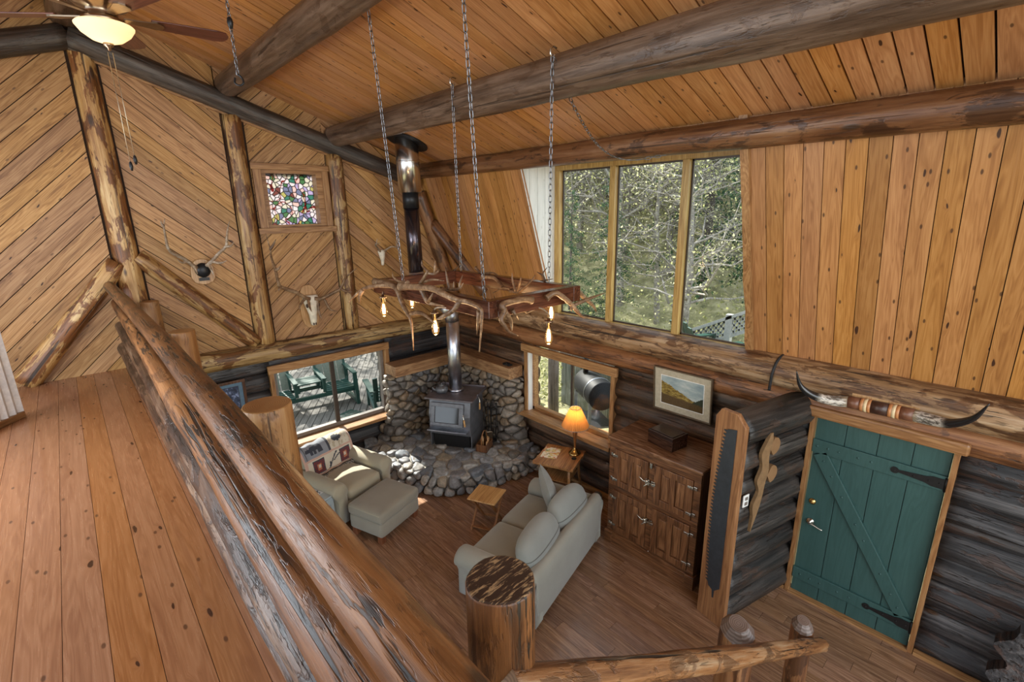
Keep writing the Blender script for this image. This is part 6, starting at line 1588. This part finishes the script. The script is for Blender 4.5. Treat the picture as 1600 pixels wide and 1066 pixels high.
m = M(); m.box(7.1, 8.0, 2.0, 4.35, 1.16, 1.22); tag(m.build('deck_upper', deckm), None, None, None, 'structure')
# trees
def leaf_mat(name, a, b, c, tr=.5):
    g = N(name); rnd = g.n('NewGeometry').outputs['Random Per Island']; oi = g.n('ObjectInfo').outputs['Random']
    col = g.ramp(g.math('FRACT', g.math('ADD', rnd, g.math('MULTIPLY', oi, .15))), [(0, a), (.55, b), (1, c)])
    d = g.n('BsdfDiffuse'); g.l(col, d.inputs[0]); t = g.n('BsdfTranslucent'); g.l(col, t.inputs[0])
    mx = g.n('MixShader'); mx.inputs[0].default_value = tr; g.l(d.outputs[0], mx.inputs[1]); g.l(t.outputs[0], mx.inputs[2]); return g.done(mx)
LF = [leaf_mat('olive leaves', (.34, .36, .14), (.52, .52, .26), (.74, .72, .48)), leaf_mat('dark needles', (.03, .065, .035), (.07, .13, .065), (.13, .20, .10), .25),
      leaf_mat('yellow leaves', (.42, .38, .08), (.55, .45, .14), (.62, .42, .12))]
BK = [log_mat('gray bark', (.17, .15, .125), (.32, .29, .25), (.48, .45, .40), (.08, .06, .05), .4, .8, .8, lengthwise=2.), log_mat('dark bark', (.04, .032, .026), (.09, .072, .058), (.15, .12, .10), (.05, .035, .025), .4, .8, .8, lengthwise=2.)]
def leafquad(m, p, s, rr, droop=0.):
    d = Vector((rr.uniform(-1, 1), rr.uniform(-1, 1), rr.uniform(-1, 1)-droop)).normalized(); e = d.orthogonal().normalized(); e = (e*math.cos(rr.random()*6.3)+d.cross(e)*math.sin(rr.random()*6.3))
    m.add([p-e*s*.32, p+d*s*.55, p+e*s*.32, p-d*s*.55], [(0, 1, 2, 3)])
def make_tree(kind, seed):
    """kind 0 broadleaf with bare limbs, 1 conifer, 2 sapling"""
    rr = random.Random(seed); H = (11, 13, 5)[kind]
    tk = M(); lf = M()
    tr = [Vector((0, 0, -.6))]
    lean = Vector((rr.uniform(-.06, .06), rr.uniform(-.06, .06), 1))
    for i in range(9): tr.append(tr[-1]+lean*H/9+Vector((rr.uniform(-.12, .12), rr.uniform(-.12, .12), 0))*(kind != 1))
    R0 = (.13, .17, .04)[kind]
    tk.tube(tr, [R0*(1-.85*i/9) for i in range(10)], 9)
    if kind == 1:
        for i in range(64):
            z = .12+.86*i/64; p = tr[min(9, int(z*9))].lerp(tr[min(9, int(z*9)+1)], z*9-int(z*9)); L = (1-z)*2.6+.35; a = rr.uniform(0, 6.28)
            e = p+Vector((math.cos(a)*L, math.sin(a)*L, -.28*L)); mid = (p+e)/2+Vector((0, 0, .12*L)); tk.tube([p, mid, e], [.022, .015, .006], 4, 0, False)
            for k in range(int(70*L/1.5)+14):
                t = rr.uniform(.15, 1); q = (p*(1-t)**2+mid*2*t*(1-t)+e*t*t)+Vector((rr.gauss(0, .12), rr.gauss(0, .12), rr.gauss(-.06, .08))); leafquad(lf, q, rr.uniform(.06, .15), rr, .6)
    else:
        nb = (40, 0, 14)[kind]; 
        for i in range(nb):
            z = rr.uniform(.22, .98); k = min(8, int(z*9)); p = tr[k].lerp(tr[k+1], z*9-k); a = rr.uniform(0, 6.28); L = (H*.30)*(1.15-z)*rr.uniform(.6, 1.2)+.5
            pts = [p]
            for q in range(5): pts.append(pts[-1]+Vector((math.cos(a)*L/5, math.sin(a)*L/5, L/5*rr.uniform(.1, .9)))+Vector((rr.gauss(0, .07), rr.gauss(0, .07), rr.gauss(0, .06)))*L)
            tk.tube(pts, [.055*(1-z*.6)*(1-.17*q) for q in range(6)], 5, 0, False)
            for b in range(20):
                o = pts[rr.randint(2, 5)]; tw = [o]
                for q in range(3): tw.append(tw[-1]+Vector((rr.gauss(0, .2), rr.gauss(0, .2), rr.gauss(.08, .16)))*max(.6, L*.5))
                tk.tube(tw, [.009, .006, .004, .002], 3, 0, False)
                for k2 in range((6, 0, 8)[kind]):
                    q = tw[rr.randint(0, 3)]+Vector((rr.gauss(0, .16), rr.gauss(0, .16), rr.gauss(0, .14))); leafquad(lf, q, rr.uniform(.035, .10), rr)
    return tk, lf
protos = []
for kind, seed in ((0, 3), (0, 8), (0, 21), (1, 5), (1, 9), (2, 4)):
    tk, lf = make_tree(kind, seed)
    nm = ('tree', 'conifer', 'sapling')[kind]
    t = thing(nm, None, None, (0, 0, -50)); tk.build('trunk', BK[kind % 2 if kind < 2 else 0], t); lf.build('foliage', LF[1 if kind == 1 else 0], t); protos.append((t, kind))
lab = {0: ['gray-barked bare-limbed tree farther up the slope beyond the tall window', 'tree'], 1: ['tall dark green conifer farther up the slope beyond the tall window', 'tree'], 2: ['thin leafy sapling on the slope beyond the tall window', 'tree']}
used = set(); rt = random.Random(41); ntree = 0
def plant(pi, x, y, s, rz, label, grp):
    t, k = protos[pi]
    o = dup(t) if pi in used else t
    used.add(pi); o.location = (x, y, gh(x, y)); o.scale = (s, s, s*rt.uniform(.9, 1.15)); o.rotation_euler = (0, 0, rz)
    o['label'] = label; o['category'] = 'tree'; o['group'] = grp; return o
spots = []
for _ in range(3000):
    if len(spots) >= 110: break
    d = 13+28*rt.random(); a = R(rt.uniform(19, 70))
    x, y = d*math.sin(R(90)-a+R(0)), d*math.cos(R(90)-a)
    x, y = d*math.cos(a)+3, d*math.sin(a)-1
    if x < 13.: continue
    if all((x-p)**2+(y-q)**2 > 1.7 for p, q in spots): spots.append((x, y))
for x, y in spots:
    pi = rt.choice((0, 1, 2, 0, 1, 2, 0, 1, 2, 3, 4, 5, 5)); k = protos[pi][1]
    plant(pi, x, y, rt.uniform(.75, 1.15), rt.uniform(0, 6.3), lab[k][0], ('bare-limbed trees on the slope', 'conifers on the slope', 'saplings on the slope')[k])
plant(3, 11.3, 8.2, .42, 1., 'young dark conifer closest behind the middle pane of the tall window', 'conifers on the slope')
plant(4, 10.2, 8.9, .36, 2., 'bushy young conifer closest behind the first pane of the tall window', 'conifers on the slope')
plant(2, 11.6, 6.2, .85, 4., 'leaning gray trunk close behind the third pane of the tall window', 'bare-limbed trees on the slope')
for x, y, pi, s in ((-.5, 18.5, 0, .95), (3.2, 17.6, 1, .95), (6.8, 18.6, 2, 1.0), (9.4, 16.2, 0, .9), (1.2, 22., 3, 1.), (5.2, 22.5, 4, 1.)):
    plant(pi, x, y, s, rt.uniform(0, 6.3), 'tree at the far deck edge shading the deck outside the gable window', 'trees past the deck')
m = M(); ru = random.Random(9)
for k in range(26000):
    d = 8.5+26*ru.random(); a = R(ru.uniform(15, 75)); x, y = d*math.cos(a)+3, d*math.sin(a)-1
    if x < 8.9: continue
    leafquad(m, Vector((x, y, gh(x, y)+ru.random()**2*2.4)), ru.uniform(.03, .10), ru)
for k in range(5000):
    x, y = ru.uniform(-3, 12), ru.uniform(13.4, 17); leafquad(m, Vector((x, y, gh(x, y)+ru.random()**2*1.5)), ru.uniform(.08, .2), ru)
for k in range(2600):
    x, y = ru.uniform(6.4, 9.), ru.uniform(6.9, 11); 
    if x < 7.5 and y > 7.2: continue
    leafquad(m, Vector((x, y, GZ+ru.random()**2*.9)), ru.uniform(.05, .13), ru)
tag(m.build('undergrowth', leaf_mat('brush leaves', (.22, .24, .09), (.44, .45, .19), (.66, .63, .38))), 'olive green leafy brush covering the ground beyond the deck', 'undergrowth', None, 'stuff')
# ------------------------------------------------------------------ light
w = bpy.data.worlds.new('sky'); SC.world = w; w.use_nodes = True
nt = w.node_tree; nt.nodes.clear(); bg = nt.nodes.new('ShaderNodeBackground'); wo = nt.nodes.new('ShaderNodeOutputWorld')
bg.inputs[0].default_value = (.80, .90, 1.0, 1); bg.inputs[1].default_value = SKY
nt.links.new(bg.outputs[0], wo.inputs[0])
sl = bpy.data.lights.new('sun', 'SUN'); sl.energy = SUN; sl.angle = R(.6); sl.color = (1, .95, .85)
so = bpy.data.objects.new('sun', sl); COL.objects.link(so)
sd = Vector((-.04, -math.cos(R(41)), -math.sin(R(41)))); so.rotation_euler = sd.to_track_quat('-Z', 'Y').to_euler()
def area(name, loc, tgt, sx, sy, e, col):
    l = bpy.data.lights.new(name, 'AREA'); l.shape = 'RECTANGLE'; l.size = sx; l.size_y = sy; l.energy = e; l.color = col
    o = bpy.data.objects.new(name, l); COL.objects.link(o); o.location = loc
    o.rotation_euler = (Vector(tgt)-Vector(loc)).to_track_quat('-Z', 'Y').to_euler(); return o
area('rear_fill_light', (1.2, -3.6, 3.6), (2.2, 4., 2.2), 5., 3.4, REAR, (1, .96, .90))  # added fill behind the camera to brighten the room; no window built there
area('daylight_from_loft_window', (-2.1, 4.3, 3.35), (-.5, 4.0, 2.2), 1.0, 1.0, LEFT, (.88, .94, 1))
# ------------------------------------------------------------------ camera
cd = bpy.data.cameras.new('camera'); cd.sensor_width = 36; cd.lens = 36*760.4/1600; cd.clip_start = .05; cd.clip_end = 300
co = bpy.data.objects.new('camera', cd); COL.objects.link(co); SC.camera = co
pi_, ya_, ro_ = R(15.231), R(42.003), R(-1.013)
F_ = Vector((math.sin(ya_)*math.cos(pi_), math.cos(ya_)*math.cos(pi_), -math.sin(pi_)))
R0 = Vector((math.cos(ya_), -math.sin(ya_), 0)); U0 = R0.cross(F_)
R_ = R0*math.cos(ro_)+U0*math.sin(ro_); U_ = U0*math.cos(ro_)-R0*math.sin(ro_)
co.matrix_world = Matrix.Translation((0, 0, 3.93)) @ Matrix((R_, U_, -F_)).transposed().to_4x4()
v = SC.view_settings; v.view_transform = 'Standard'; v.look = 'None'; v.exposure = EXPO; v.gamma = 1; v.use_curve_mapping = False
SC.cycles.use_denoising = True
SC.cycles.max_bounces = 8; SC.cycles.diffuse_bounces = 4; SC.cycles.transparent_max_bounces = 16
SC.cycles.caustics_reflective = False; SC.cycles.caustics_refractive = False
SC.cycles.sample_clamp_indirect = 6
